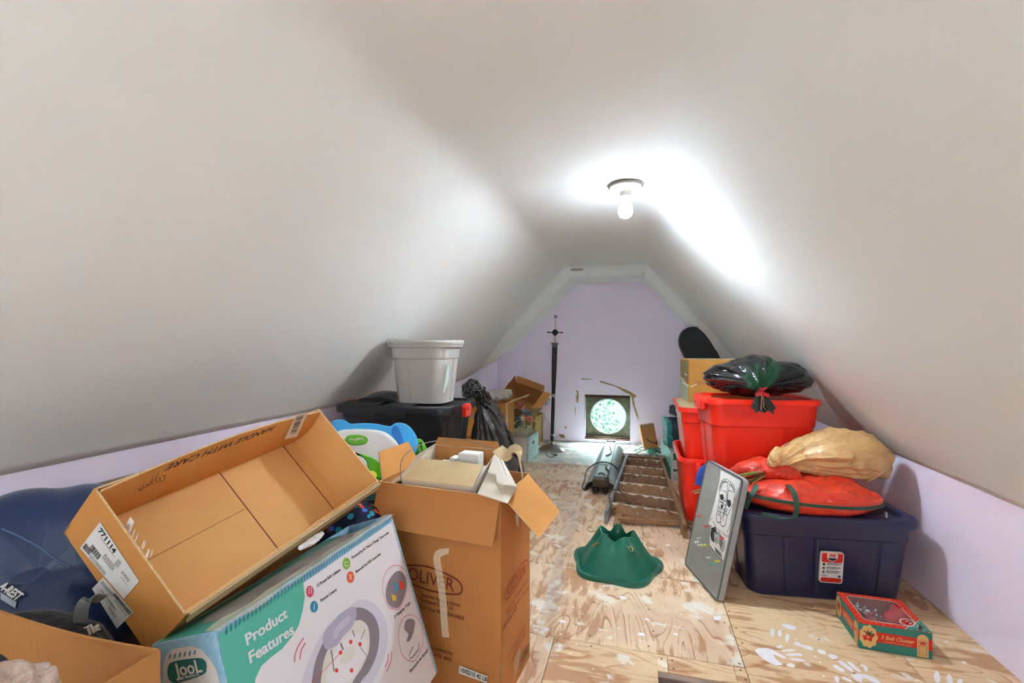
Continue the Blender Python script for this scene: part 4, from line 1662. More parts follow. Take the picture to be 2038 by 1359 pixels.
# black garbage bag beside the black totes
gb = thing('garbage_bag', 'big black garbage bag slumped beside the black totes, behind the tall carton', 'garbage bag', (0, 0, 0))
mb = path_blob([(-1.02, 2.86, .90), (-.99, 2.9, .83), (-.97, 2.93, .76), (-.96, 2.97, .62), (-.955, 3.03, .42), (-.95, 3.12, .22), (-.955, 3.16, .06)],
               [(.028, .03), (.05, .045), (.075, .07), (.12, .12), (.16, .17), (.195, .215), (.17, .19)], seed=1, amp=.036, freq=5.5, pleat=.16)
mb.build('bag_body', m_gbag2, gb, sharp=0)
mb = path_blob([(-1.07, 2.80, .86), (-1.05, 2.83, .905), (-1.03, 2.86, .93), (-.99, 2.89, .88), (-.955, 2.92, .80), (-.91, 2.98, .70)], [(.02, .03), (.05, .05), (.045, .05), (.05, .045), (.045, .04), (.02, .02)], nu=50, nv=50, seed=4, amp=.035, freq=18)
mb.build('bag_neck', m_gbag, gb, sharp=0)
mb = path_blob([(-.90, 2.93, .74), (-.86, 3.0, .60), (-.81, 3.06, .45), (-.775, 3.1, .30)], [(.02, .02), (.03, .03), (.03, .028), (.02, .02)], nu=30, nv=50, seed=7, amp=.02, freq=20)
mb.build('bag_fold', m_gbag, gb, sharp=0)

# black bag with pine sprigs on the nearest red tote
pb = thing('garbage_bag', 'shiny black bag tied with red ribbon, pine sprigs sticking out, on a red tote', 'garbage bag', (0, 0, 0))
kn = Vector(atd(1513, 774, 2.50))
C0 = Vector((.655, 2.98, 1.0))


def pbag(u, v):
    th = 2 * PI * u
    ph = PI * v
    # axis points from the knot backwards
    x, z, y = math.cos(th) * math.sin(ph), math.sin(th) * math.sin(ph), -math.cos(ph)
    k = sst(0, .5, v)
    sx, sy, sz = .285, .18, .13
    px_, pz_ = abs(x) ** .85 * (1 if x > 0 else -1), z
    q = Vector((px_ * sx, y * sy, pz_ * sz * (1.2 if z > 0 else .75)))
    if z > 0:
        q.z *= 1 - .42 * abs(px_)
    q = C0 + q
    # gather to the knot
    g = max(0, 1 - v / .32) ** 1.6
    q = q.lerp(kn, g)
    rad = 1 - g
    pl = .012 * (.4 - 1.5 * abs(noise.noise(Vector((math.cos(th) * 2.6, math.sin(th) * 3.4, v * 1.3))) * 2)) * math.sin(PI * min(1, v * 1.5)) * rad
    nn = (q - C0).normalized()
    q += nn * (pl + crumple(q, 6, .024) * rad + crumple(q, 17, .006) * rad)
    q.z = max(q.z, .899)
    return q


mb = MB()
mb.grid(pbag, 120, 70, closeu=True)
mb.build('bag_body', m_gbag, pb, sharp=0)
mb = MB()


def tail(u, v):
    a = 2 * PI * u
    r = .010 + .036 * v ** .8
    c = kn + Vector((.01 * v, -.012 - .012 * v, -.012 - .095 * v))
    rr_ = r * (1 + .3 * math.sin(a * 7))
    return c + Vector((math.cos(a) * rr_, math.sin(a) * rr_ * .35 - .006 * v, .018 * math.sin(a * 3) * v))


mb.grid(tail, 56, 14, closeu=True)
mb.build('bag_tail', m_gbag, pb, sharp=0, solid=.001)
m_rib = M('red ribbon', '#c4161c', .4)
m_pine = M('dark green pine needles', '#3f7f5e', .6)
mb = MB()
mb.lathe([(.012, -.012), (.02, -.008), (.021, 0), (.018, .008), (.010, .012)], 20, Matrix.Translation(kn + Vector((0, -.006, -.012))) @ Euler((1.4, 0, 0)).to_matrix().to_4x4())
mb.ribbon([kn + Vector((-.03, -.03, -.03)), kn + Vector((0, -.035, -.02)), kn + Vector((.035, -.03, -.032))], .02, (0, .2, 1), .002)
mb.ribbon([kn + Vector((-.02, -.03, .006)), kn + Vector((.01, -.032, .002)), kn + Vector((.025, -.03, .012))], .012, (0, .2, 1), .002)
mb.build('ribbon', m_rib, pb, sharp=0)
mb = MB()
mb.tube([kn + Vector((0, -.03, -.02)), kn + Vector((-.004, -.045, -.06)), kn + Vector((-.008, -.05, -.105))], .002, 6)
mb.tube([kn + Vector((.004, -.03, -.02)), kn + Vector((.006, -.045, -.06)), kn + Vector((.004, -.05, -.09)), kn + Vector((.016, -.05, -.105))], .002, 6)
mb.build('twine', M('jute twine', '#b88a5c', .8), pb, sharp=0)


def sprig(mb, base, d, Ln, n=70, nl=.03, seed=0, mi=0):
    random.seed(seed)
    d = Vector(d).normalized()
    a = d.orthogonal().normalized()
    b = d.cross(a)
    mb.tube([base, base + d * Ln], [.002, .001], 5)
    for i in range(n):
        t = i / n
        p = base + d * Ln * t
        an = random.uniform(0, 2 * PI)
        dd = (d * .8 + (a * math.cos(an) + b * math.sin(an)) * .7).normalized()
        q = p + dd * nl * random.uniform(.7, 1.1)
        s = dd.cross(Vector((0, 0, 1))).normalized() * .0019
        mb.add([p - s, p + s, q], [(0, 1, 2)], mi)
        s2 = dd.cross(s).normalized() * .0011
        mb.add([p - s2, p + s2, q], [(0, 1, 2)], mi)


for i, (d, ln) in enumerate((((-.55, -.2, .5), .10), ((-.2, -.25, .9), .125), ((.3, -.35, .9), .15), ((.5, -.35, .75), .14), ((-.4, -.3, .15), .07), ((.1, -.4, .5), .09), ((.42, -.15, .5), .09))):
    mb = MB()
    sprig(mb, kn + Vector((0, -.014, .006)), d, ln, 150, .046, i)
    mb.build('pine_sprig', m_pine, pb, sharp=0, fix=False)

# tan plastic bag with stalks on the wreath bag
m_tan = M('tan plastic bag', '#dcb377', .34, bump=(14, .9), var=(5, .16), coat=.15)
tbk = Vector(atd(1535, 936, 2.36))
tg = thing('plastic_bag', 'tan plastic bag knotted round a bundle of dry stalks, lying on the red wreath bag', 'plastic bag', (0, 0, 0))
E1 = Vector(atd(1765, 952, 2.36))
mb = path_blob([tbk + Vector((-.035, -.0, .01)), tbk, tbk + Vector((.03, .01, .018)), atd(1580, 912, 2.42), atd(1640, 906, 2.42), atd(1705, 905, 2.40), atd(1745, 925, 2.38), E1],
               [(.035, .038), (.015, .017), (.035, .04), (.085, .080), (.13, .125), (.13, .130), (.11, .09), (.01, .012)], nu=110, nv=110, seed=3, amp=.034, freq=6.5, pleat=.16, pleat_n=11)
o = mb.build('bag_body', m_tan, tg, sharp=0)
for v in o.data.vertices:                # settles on what lies below
    lo = .535 if v.co.x < 1.1 else .50
    if v.co.z < lo:
        v.co.z = lo + (v.co.z - lo) * .12
mb = path_blob([tbk + Vector((-.015, -.02, .03)), tbk + Vector((.0, -.03, .05)), atd(1545, 905, 2.33), atd(1550, 892, 2.34)], [(.012, .012), (.03, .03), (.03, .03), (.018, .02)], nu=40, nv=30, seed=9, amp=.02, freq=22)
mb.build('bag_knot', m_tan, tg, sharp=0)
m_stalk = M('dry straw stalk', '#b7965c', .7, var=(30, .3))
m_stalk_g = M('green stalk', '#7d9048', .6)
m_stalk_b = M('brown stalk', '#5f4127', .7)
random.seed(21)
bun = thing('dried_stalks', 'bundle of thin straw, green and brown stalks poking out of the tan plastic bag', 'dried stalks', (0, 0, 0), group=None)
ends = [(1440, 960), (1450, 948), (1462, 962), (1446, 970), (1470, 945), (1480, 968), (1455, 955), (1376, 979), (1379, 963), (1383, 982), (1466, 975), (1488, 958), (1497, 962)]
for i, e in enumerate(ends):
    mb = MB()
    a = tbk + Vector((random.uniform(-.01, .03), random.uniform(-.012, .004), random.uniform(-.012, .012)))
    b = atd(*e, 2.32 if e[0] > 1400 else 2.88)
    mb.tube([a, a.lerp(b, .5) + Vector((0, 0, .004)), b], .0045 if e[0] < 1400 else random.choice((.0018, .003, .004)), 7)
    mb.build('stalk', (m_stalk, m_stalk_g, m_stalk_b)[0 if e[0] < 1400 else i % 3], bun, sharp=0)

# red wreath bag
m_rvinyl = M('red vinyl fabric', '#d93a24', .3, bump=(14, .9), coat=.25)
m_dgreen = M('dark green webbing', '#1f4633', .6)
wb_ = thing('wreath_bag', 'round red zippered wreath bag with dark green straps, lying on the navy tote', 'bag', (.80, 2.60, .394), (0, 0, math.radians(5)))


def disc(u, v):
    th, ph = 2 * PI * u, PI * v
    rx, ry, h = .325, .20, .072
    s = math.sin(ph) ** .55
    q = Vector((math.cos(th) * rx * s, math.sin(th) * ry * s, -math.cos(ph) * h * 1.0))
    if q.z > 0:
        q.z *= 1 + .12 * math.sin(th * 2)
    q.z += h
    k = crumple(q, 7, .020) + .006 * noise.noise(Vector((th * 3, q.z * 8, 1))) * s
    if .42 < v < .56:
        k = -.004
    q += Vector((math.cos(th), math.sin(th), 0)) * k * s + Vector((0, 0, 1)) * crumple(q + Vector((3, 3, 3)), 6, .026) * (1 if v > .6 else 0)
    q.z = max(q.z, 0)
    return q


mb = MB()
mb.grid(disc, 120, 56, closeu=True)
mb.build('bag_body', m_rvinyl, wb_, sharp=0)
mb = MB()
ringv = [Vector((math.cos(t) * .3235, math.sin(t) * .1985, .066 - .012 * math.cos(t - .6))) for t in [2 * PI * i / 90 for i in range(91)]]
mb.ribbon(ringv, .014, (0, 0, 1), .006)
mb.build('zipper', m_dgreen, wb_, sharp=0)
mb = MB()
mb.ribbon(smooth_path([(-.13, -.12, .142), (-.125, -.17, .13), (-.125, -.205, .09), (-.13, -.22, .05), (-.15, -.222, .022), (-.20, -.20, .012), (-.26, -.17, .018)], 8), .022, (1, .1, .1), .003)
mb.build('strap', m_dgreen, wb_, sharp=0)
mb = MB()
mb.ribbon(smooth_path([(-.26, -.10, .13), (-.28, -.13, .11), (-.31, -.15, .07), (-.325, -.15, .03)], 6), .022, (1, -.6, .1), .003)
mb.build('strap', m_dgreen, wb_, sharp=0)
mb = MB()
mb.box((.255, -.172, .03), (.262, -.160, .055))
mb.build('zipper_pull', M('steel grey metal', '#9a9a98', .35, .9), wb_, sharp=0, bevel=.002)
mb = path_blob([(-.33, .10, .12), (-.26, .07, .155), (-.16, .06, .17), (-.06, .05, .15), (.0, .04, .13)], [(.02, .02), (.06, .05), (.08, .055), (.07, .04), (.01, .01)], nu=50, nv=40, seed=12, amp=.02, freq=11)
mb.build('bag_fold', m_rvinyl, wb_, sharp=0)

# small blue shell on the corner of the navy tote
m_bshell = M('blue plastic shell', '#2f4fa8', .3, coat=.2)
mb = MB()
cb = Vector((.40, 2.84, .405))
prof = []
mb.grid(lambda u, v: cb + Vector((.075 * math.cos(2 * PI * u) * math.sin(PI * v * .5) * (1 + .12 * math.cos(4 * PI * u)), .06 * math.sin(2 * PI * u) * math.sin(PI * v * .5), .125 * math.cos(PI * v * .5) ** .8)), 40, 20, closeu=True)
mb.ribbon([cb + Vector((.078 * math.cos(t), .062 * math.sin(t), .05 + .012 * math.sin(2 * t))) for t in [2 * PI * i / 40 for i in range(41)]], .008, (0, 0, 1), .003)
tag(mb.build('toy_shell', m_bshell, None, sharp=60), 'small blue plastic shell peeking out behind the grey pin board', 'toy')
# ================================================================ right side, floor things
m_steel = M('brushed steel', '#b9b6ae', .3, 1.)
m_steel_dk = M('dark metal', '#3a3a3c', .35, .9)
m_brass = M('dull brass', '#b58a55', .35, .9)
# ---- grey pin board
pbd = thing('pin_board', 'grey felt pin board with pinned papers, leaning on the navy tote', 'pin board', (.357, 2.344, 0.002), [math.radians(a) for a in (.3, 12.2, 17.4)])
BW, BH = .375, .583
m_felt = M('grey felt', '#a9a69c', .95, bump=(260, .8), var=(240, .35))
m_frame = M('dark grey plastic frame', '#55585a', .4)
m_frame_l = M('light grey plastic rim', '#9a9c9b', .4)
TB = frame((0, BW, 0), (0, -1, 0), (0, 0, 1))
mb = MB()
mb.prism(rrect(0, 0, BW, BH, .022), -.028, 0, TB)
mb.build('rim', m_frame_l, pbd, sharp=40, bevel=.003)
mb = MB()
q = rrect(.004, .004, BW - .004, BH - .004, .020)
stroke(mb, q + q[:1], .008, TB, 0, z=.0015)
mb.build('frame', m_frame, pbd, sharp=0, solid=.003)
mb = MB()
mb.prism(rrect(.005, .005, BW - .005, BH - .005, .018), 0, .0008, TB)
mb.build('felt_panel', m_felt, pbd, sharp=0)
R7 = (1380, 900, 4.383)


def tbp(pts):
    return trace(pbd, TB, cropc(pts, *R7))


def paper(name, label, pts, sm=False, z=.002):
    mb = MB()
    flat(mb, tbp(pts), TB, 0, z=z)
    o = mb.build(name, [m_white], None, sharp=0, solid=.0006)
    o.location = pbd.location
    o.rotation_euler = pbd.rotation_euler
    return tag(o, label, 'drawing' if 'foot' in label else 'photo print')


pa = paper('pinned_drawing', 'white sheet with a bold black ink drawing of patterned footprints, pinned to the grey board', [(242, 155), (415, 248), (405, 300), (360, 430), (310, 730), (135, 625), (190, 430), (232, 250)])
mb = MB()
foot1 = [(232, 360), (228, 440), (212, 520), (205, 570), (215, 610), (232, 615), (245, 590), (240, 530), (262, 450), (290, 400), (300, 330), (300, 270), (268, 255), (250, 270), (240, 300)]
foot2 = [(320, 290), (350, 310), (365, 360), (355, 440), (330, 500), (300, 560), (285, 630), (265, 648), (247, 632), (245, 590), (270, 530), (290, 470), (300, 420)]
for f_ in (foot1, foot2):
    q = [(v.x, v.y) for v in smooth_path([(x, y, 0) for x, y in tbp(f_)], 4, True)]
    stroke(mb, q + q[:1], .0035, TB, 0, z=.0032)
for x, y in ((256, 262), (270, 248), (286, 246), (300, 250), (320, 264), (334, 276), (346, 292), (356, 312), (362, 334), (250, 284), (244, 300), (238, 322)):
    q = tbp([(x + 10 * math.cos(a), y + 14 * math.sin(a)) for a in [2 * PI * i / 10 for i in range(11)]])
    stroke(mb, q, .0025, TB, 0, z=.0032)
flat(mb, tbp([(236, 372), (262, 365), (272, 400), (262, 420), (240, 412)]), TB, 0, z=.0031)
flat(mb, tbp([(300, 410), (330, 420), (336, 460), (316, 486), (300, 460)]), TB, 0, z=.0031)
flat(mb, tbp([(246, 455), (268, 462), (262, 490), (244, 486)]), TB, 0, z=.0031)
for pts in ([(302, 270), (300, 400), (262, 600)], [(225, 480), (300, 520)], [(222, 510), (250, 530)], [(270, 490), (310, 500)], [(262, 420), (330, 440)], [(240, 430), (290, 470)], [(252, 520), (300, 550)], [(214, 540), (240, 552)],
            [(262, 330), (290, 350)], [(310, 330), (350, 350)], [(225, 420), (262, 440)], [(230, 470), (226, 540)], [(284, 500), (268, 560)], [(296, 505), (285, 560)], [(395, 310), (355, 440), (330, 600)], [(150, 600), (170, 570)], [(340, 600), (300, 700)]):
    stroke(mb, tbp(pts), .003, TB, 0, z=.0032)
mb.build('ink_drawing', m_black, pa, sharp=0)
pb2 = paper('pinned_photo', 'black and white photo print of a face, pinned below the footprint drawing', [(180, 600), (312, 745), (268, 945), (205, 885), (150, 810), (150, 720), (160, 660)], z=.0036)
mb = MB()
m_g1, m_g2 = M('mid grey photo tone', '#6d6a66', .5), M('light grey photo tone', '#a9a5a0', .5)
flat(mb, tbp([(165, 660), (200, 650), (215, 700), (200, 740), (190, 790), (165, 770), (155, 720)]), TB, 0, z=.0048)
flat(mb, tbp([(190, 700), (230, 690), (250, 730), (235, 790), (210, 810), (190, 780)]), TB, 2, z=.0050)
flat(mb, tbp([(200, 700), (222, 702), (222, 712), (200, 710)]), TB, 0, z=.0054)
flat(mb, tbp([(200, 750), (214, 752), (210, 784), (198, 778)]), TB, 1, z=.0054)
flat(mb, tbp([(232, 700), (262, 740), (268, 800), (250, 850), (232, 800), (240, 750)]), TB, 1, z=.0052)
flat(mb, tbp([(250, 760), (290, 770), (284, 850), (262, 880), (240, 850)]), TB, 2, z=.0050)
flat(mb, tbp([(196, 826), (250, 880), (262, 930), (200, 870)]), TB, 1, z=.0050)
for pts in ([(180, 600), (210, 660), (250, 700)], [(150, 815), (200, 880), (265, 945)], [(200, 840), (240, 905)], [(300, 740), (262, 700)]):
    stroke(mb, tbp(pts), .003, TB, 0, z=.0056)
mb.build('photo_image', [m_black, m_g1, m_g2], pb2, sharp=0)
# push pins
m_pr, m_py, m_pc, m_pg = M('orange red pin', '#d9401f', .3), M('yellow pin', '#e0d32a', .3), M('clear pin', '#e8e8e8', .1, alpha=.6, coat=.5), M('green pin', '#159a78', .3)
pins = [((88, 548), m_pr, 'orange red push pin alone on the left of the board'), ((152, 640), m_pr, 'orange red push pin at the bottom left corner of the drawing'), ((290, 746), m_pr, 'orange red push pin at the right of the photo print'),
        ((84, 745), m_pc, 'clear push pin, upper of the clear cluster'), ((66, 778), m_pc, 'clear push pin, left of the clear cluster'), ((92, 805), m_pc, 'clear push pin, lowest of the clear cluster'),
        ((130, 805), m_py, 'yellow push pin at the left of the photo print'), ((250, 945), m_py, 'yellow push pin below the photo print'), ((172, 912), m_pc, 'clear push pin alone above the green pin'), ((205, 972), m_pg, 'green push pin low on the board')]
for (x, y), m_, lb in pins:
    q = tbp([(x, y)])[0]
    mb = MB()
    Tp = TB @ Matrix.Translation((q[0], q[1], .001)) @ Euler((.5, -.5, 0)).to_matrix().to_4x4() @ Matrix.Scale(1.35, 4)
    mb.lathe([(.0004, 0), (.0005, .008), (.0035, .009), (.0048, .010), (.0048, .0115), (.0024, .0125), (.0022, .019), (.0045, .0205), (.0048, .022), (.003, .0235)], 12, Tp)
    o = mb.build('push_pin', m_, None, sharp=40)
    o.location = pbd.location
    o.rotation_euler = pbd.rotation_euler
    tag(o, lb, 'push pin', 'push pins in the grey board')

# ---- green tree stand
ts = thing('tree_stand', 'green plastic christmas tree stand with brass eye bolts standing on the plywood', 'tree stand', (-.115, 2.60, 0), (0, 0, math.radians(12)))
m_tsg = M('green plastic', '#12604c', .38, bump=(30, .12), var=(4, .2))
NL = 5


def tsr(a, r, w):
    return r * (1 + w * math.cos(NL * a))


mb = MB()
prof = [(.222, .0, .075), (.232, .0, .075), (.234, .010, .075), (.230, .022, .075), (.214, .024, .075), (.206, .016, .07), (.196, .030, .06), (.150, .095, .05), (.112, .150, .07), (.092, .178, .12), (.086, .186, .14), (.080, .184, .14), (.078, .165, .10), (.082, .10, .03), (.080, .03, 0), (.04, .012, 0)]
na = 150
rings = []
for r, z, w in prof:
    rg = []
    for i in range(na):
        a = 2 * PI * i / na
        zz = z
        if z > .14:
            zz = z - .022 * (1 - math.cos(NL * a)) * .5 * (1 if z > .16 else .5) + .006 * (math.cos(NL * a))
        rr_ = tsr(a, r, w)
        rg.append((rr_ * math.cos(a), rr_ * math.sin(a), zz))
    rings.append(rg)
mb.loft(rings, True, True, True)
mb.build('stand_body', m_tsg, ts, sharp=50)
mb = MB()
for i in range(NL):
    a = 2 * PI * (i) / NL
    T = Matrix.Rotation(a, 4, 'Z') @ Matrix.Translation((.101, 0, .158)) @ Matrix.Rotation(PI / 2 - .35, 4, 'Y')
    mb.lathe([(.012, -.004), (.012, .004), (.008, .006)], 16, T)
mb.build('bolt_boss', m_tsg, ts, sharp=40)
for i in range(NL):
    a = 2 * PI * i / NL
    mb = MB()
    T = Matrix.Rotation(a, 4, 'Z') @ Matrix.Translation((.118, 0, .152)) @ Matrix.Rotation(.12 if i % 2 else -.05, 4, 'Y') @ Matrix.Rotation((i * 1.1) % 3, 4, 'X')
    mb.tube([(-.065, 0, 0), (.02, 0, 0)], .0032, 8, T=T)
    lp = [(.02, 0, 0)] + [(.040 - .020 * math.cos(t), .011 * math.sin(t), 0) for t in [2 * PI * k / 16 for k in range(17)]]
    mb.tube(lp, .0028, 8, T=T)
    mb.lathe([(.005, -.002), (.005, .002)], 10, T @ Matrix.Translation((-.066, 0, 0)) @ Matrix.Rotation(PI / 2, 4, 'Y'))
    mb.build('eye_bolt', m_brass if i % 2 else M('pale brass', '#c9b384', .3, .85), ts, sharp=40)

# ---- wooden step ladder lying on the floor
ld = thing('step_ladder', 'paint spattered wooden step ladder lying on the plywood floor', 'step ladder', (0, 0, 0))
m_wood = M('old brown wood', '#805a3a', .75, var=(14, .55), col2='#ab8058', bump=(40, .5))
m_wood_d = M('dark brown wood', '#6b482e', .75, var=(14, .5), col2='#8a6040', bump=(40, .5))
m_wood_p = M('wood with pale blue paint', '#8f9a9a', .6, var=(22, .8), col2='#6d5a48', bump=(40, .4))
m_spat = M('dried white paint', '#d8cdbd', .6, var=(60, .3))
fA, fB = Vector((-.205, 3.16, .0)), Vector((.280, 3.05, .0))     # feet of the front rails
hA, hB = Vector((-.10, 4.62, .06)), Vector((.20, 4.60, .06))    # head ends
for nm, a, b, mm in (('rail', fA, hA, m_wood_p), ('rail', fB, hB, m_wood)):
    mb = MB()
    mb.beam(a + Vector((0, 0, .05)), b + Vector((0, 0, .045)), .024, .085)
    mb.build(nm, mm, ld, sharp=0, bevel=.004)
for k in range(6):
    t = .13 + k * .157
    a, b = fA.lerp(hA, t), fB.lerp(hB, t)
    mb = MB()
    d = (b - a)
    dn = d.normalized()
    fw = Vector((-dn.y, dn.x, 0))
    c = a.lerp(b, .5)
    hgt = .068
    T = Matrix(((dn.x, fw.x, 0, c.x), (dn.y, fw.y, 0, c.y), (0, 0, 1, c.z), (0, 0, 0, 1))) @ Matrix.Rotation(math.radians(-14), 4, 'X')
    l_ = d.length / 2 - .012
    mb.box((-l_, -.011, .012), (l_, .011, .012 + hgt), T)
    st_ = mb.build('step', m_wood_d if k % 2 else m_wood, ld, sharp=0, bevel=.003)
    mb = MB()
    random.seed(k + 40)
    # uneven paint drips along the upper edge
    top = []
    n_ = 46
    for i in range(n_ + 1):
        x = -l_ + 2 * l_ * i / n_
        top.append((x, .012 + hgt - max(0, .022 * noise.noise(Vector((i * .22, k * 3.7, 0))) + .004 + random.uniform(-.001, .001))))
    out = [(-l_, .012 + hgt + .001)] + top + [(l_, .012 + hgt + .001)]
    flat(mb, out, T @ frame((0, -.0116, 0), (1, 0, 0), (0, 0, 1)), 0, z=.0002)
    mb.box((-l_ + .01, -.010, .012 + hgt), (l_ - .02, .006, .0134 + hgt), T)
    for i in range(7):
        x, z_ = random.uniform(-l_ * .9, l_ * .9), random.uniform(.03, .1)
        rr0 = random.uniform(.002, .006)
        flat(mb, [(x + rr0 * random.uniform(.6, 1.4) * math.cos(a_), z_ + rr0 * random.uniform(.5, 1.2) * math.sin(a_)) for a_ in [2 * PI * q / 9 for q in range(9)]], T @ frame((0, -.0116, 0), (1, 0, 0), (0, 0, 1)), 0, z=.0003)
    mb.build('paint_drips', m_spat, st_, sharp=0)
mb = MB()
c = hA.lerp(hB, .5)
mb.box((c.x - .20, c.y - .02, .01), (c.x + .20, c.y + .10, .135))
cp = mb.build('top_cap', m_wood_d, ld, sharp=0, bevel=.005)
mb = MB()
random.seed(77)
for i in range(12):
    x, y = random.uniform(-.17, .17), random.uniform(0, .08)
    r_ = random.uniform(.006, .016)
    flat(mb, [(c.x + x + r_ * 1.6 * random.uniform(.7, 1.2) * math.cos(a_), c.y + y + r_ * random.uniform(.6, 1.1) * math.sin(a_)) for a_ in [2 * PI * q / 9 for q in range(9)]], Matrix.Identity(4), 0, z=.1356)
mb.build('paint_drips', m_spat, cp, sharp=0)
# rear frame
rA, rB = Vector((-.135, 3.10, .02)), Vector((.345, 3.14, .022))
for a, b in ((rA, Vector((-.08, 4.5, .03))), (rB, Vector((.215, 4.5, .03)))):
    mb = MB()
    mb.beam(a, b, .045, .022)
    mb.build('rear_leg', m_wood, ld, sharp=0, bevel=.003)
for y, z in ((3.20, .045), (3.75, .03)):
    mb = MB()
    t = (y - 3.1) / 1.4
    mb.beam(rA.lerp(Vector((-.08, 4.5, .03)), t) + Vector((0, 0, .012)), rB.lerp(Vector((.215, 4.5, .03)), t) + Vector((0, 0, .012)), .04, .024)
    mb.build('rear_rung', m_wood, ld, sharp=0, bevel=.003)
for p, q in (((1219, 1013, .05), (1262, 1000, .07)), ((1328, 1016, .10), (1344, 1031, .04))):
    mb = MB()
    mb.beam(atz(*p), atz(*q), .018, .012)
    mb.build('brace', M('reddish wood', '#8a4f30', .7), ld, sharp=0, bevel=.002)
mb = MB()
pp = [atz(*p) for p in ((1214, 1000, .10), (1213, 985, .12), (1220, 975, .14), (1232, 976, .14), (1242, 986, .13), (1250, 994, .11), (1252, 1004, .07))]
mb.tube(smooth_path(pp, 5), .005, 8)
for dx in (-.008, .006, .014):
    mb.tube([pp[-1] + Vector((dx, 0, .02)), pp[-1] + Vector((dx * 1.6, -.01, -.03))], .006, 7)
mb.build('rope', M('old brown rope', '#5c4a3a', .9, bump=(80, .5)), ld, sharp=0)

# ---- hooded shop light lying on the floor
sl = thing('shop_light', 'grey metal tube light fixture with a loose cord, lying on the floor before the vent', 'light fixture', (0, 0, 0))
m_gm = M('grey enamelled metal', '#8f948c', .4, .25, var=(8, .35), col2='#6e6a58', bump=(20, .1))
m_rust = M('brown rusty metal', '#57432f', .6, .4, var=(14, .5))
n0, n1_ = Vector((-.29, 3.84, 0)), Vector((-.275, 5.28, 0))
ax = (n1_ - n0)
rings = []
for k in range(13):
    t = k / 12
    c = n0 + ax * t
    w = .135 - .012 * t
    rg = []
    for i in range(25):
        a = PI * i / 24
        x, z = -w * math.cos(a), .095 * math.sin(a) ** .8
        rg.append(tuple(c + Vector((x, 0, z + .002))))
    rings.append(rg)
mb = MB().loft(rings, False, False, False)
mb.build('reflector', m_gm, sl, sharp=0, solid=.002)
mb = MB()
T = Matrix.Translation(n0)
mb.box((-.052, -.03, .085), (.052, 1.47, .118), T)
mb.build('channel', M('grey painted channel', '#9ba298', .45, .2, var=(9, .2)), sl, sharp=0, bevel=.003)
mb = MB()
mb.box((-.062, -.07, .062), (.062, .03, .122), T)
mb.build('end_plate', m_rust, sl, sharp=0, bevel=.004)
for s in (-1, 1):
    mb = MB()
    mb.lathe([(.021, -.045), (.023, -.04), (.023, .0), (.018, .01)], 20, T @ Matrix.Translation((s * .040, -.055, .036)) @ Matrix.Rotation(PI / 2, 4, 'X'))
    mb.lathe([(.012, -.001), (.012, .045)], 16, T @ Matrix.Translation((s * .040, -.055, .036)) @ Matrix.Rotation(PI / 2, 4, 'X'))
    so = mb.build('socket', m_steel_dk, sl, sharp=40)
mb = MB()
for x in (-.04, .04):
    mb.lathe([(.006, 0), (.009, .008), (.009, .014), (.003, .016)], 12, T @ Matrix.Translation((x, 1.455, .118)))
mb.tube([(n0 + Vector((-.04, 1.455, .122))), (n0 + Vector((.04, 1.455, .122)))], .005, 8)
mb.build('hook', m_steel_dk, sl, sharp=40)
R8 = (1140, 870, 10.45)


def floorpts(pts, z, crop=R8):
    return [atz(*q, zz) for q, zz in zip(cropc(pts, *crop), z if isinstance(z, list) else [z] * len(pts))]


mb = MB()
mb.tube(smooth_path(floorpts([(990, 760), (920, 660), (830, 570), (740, 530), (620, 515), (500, 535), (400, 590), (300, 680), (255, 790), (250, 880), (205, 1000), (215, 1070), (260, 1090), (330, 1020), (430, 890), (520, 780), (580, 745), (640, 755), (670, 785)],
                              [.02, .07, .11, .126, .127, .12, .08, .02, .008, .008, .008, .008, .008, .03, .075, .115, .126, .126, .122]), 6), .0055, 8)
mb.build('cord', m_btote, sl, sharp=0)
for pts in ([(705, 590), (690, 640), (745, 690), (755, 740), (720, 810), (700, 870), (670, 865)], [(765, 190), (790, 240), (805, 310), (760, 360), (690, 380)]):
    mb = MB()
    P = smooth_path(floorpts(pts, .124), 4)
    for i in range(0, len(P) - 1):
        mb.tube([P[i], P[i + 1]], .006 if i % 2 else .0035, 6)
    mb.build('chain', m_steel_dk, sl, sharp=0)

# ---- ornament box
bx = thing('ornament_box', 'red and teal windowed ornament carton on the floor in front of the navy tote', 'box', (.844, 2.14, 0), (0, 0, math.radians(-1.6)))
L, W, H = .237, .242, .100
m_bred = M('red printed card', '#cf2413', .45, coat=.15)
m_bteal = M('teal printed card', '#1f7d70', .45, coat=.15)
m_btan = M('tan print', '#d8b070', .5)
mb = MB()
t = .0025
mb.box((0, 0, 0), (L, W, t)).box((0, 0, 0), (t, W, H - .001)).box((L - t, 0, 0), (L, W, H - .001)).box((0, 0, 0), (L, t, H - .001)).box((0, W - t, 0), (L, W, H - .001))
mb.build('box_body', m_bteal, bx, sharp=0)
mb = MB().box((t, t, t), (L - t, W - t, .012)).box((t, W - t - .003, .01), (L - t, W - t, H - .006)).box((t, t, .01), (t + .002, W - t, H - .006)).box((L - t - .002, t, .01), (L - t, W - t, H - .006))
mb.build('inner_tray', M('brown red board', '#9a4a36', .7), bx, sharp=0)
mb = MB()
inn = rrect(.026, .026, L - .026, W - .026, .02, 5)
outr = []
for x, y in inn:
    dx, dy = x - L / 2, y - W / 2
    k = min(L / 2 / abs(dx) if dx else 99, W / 2 / abs(dy) if dy else 99)
    outr.append((L / 2 + dx * k, W / 2 + dy * k))
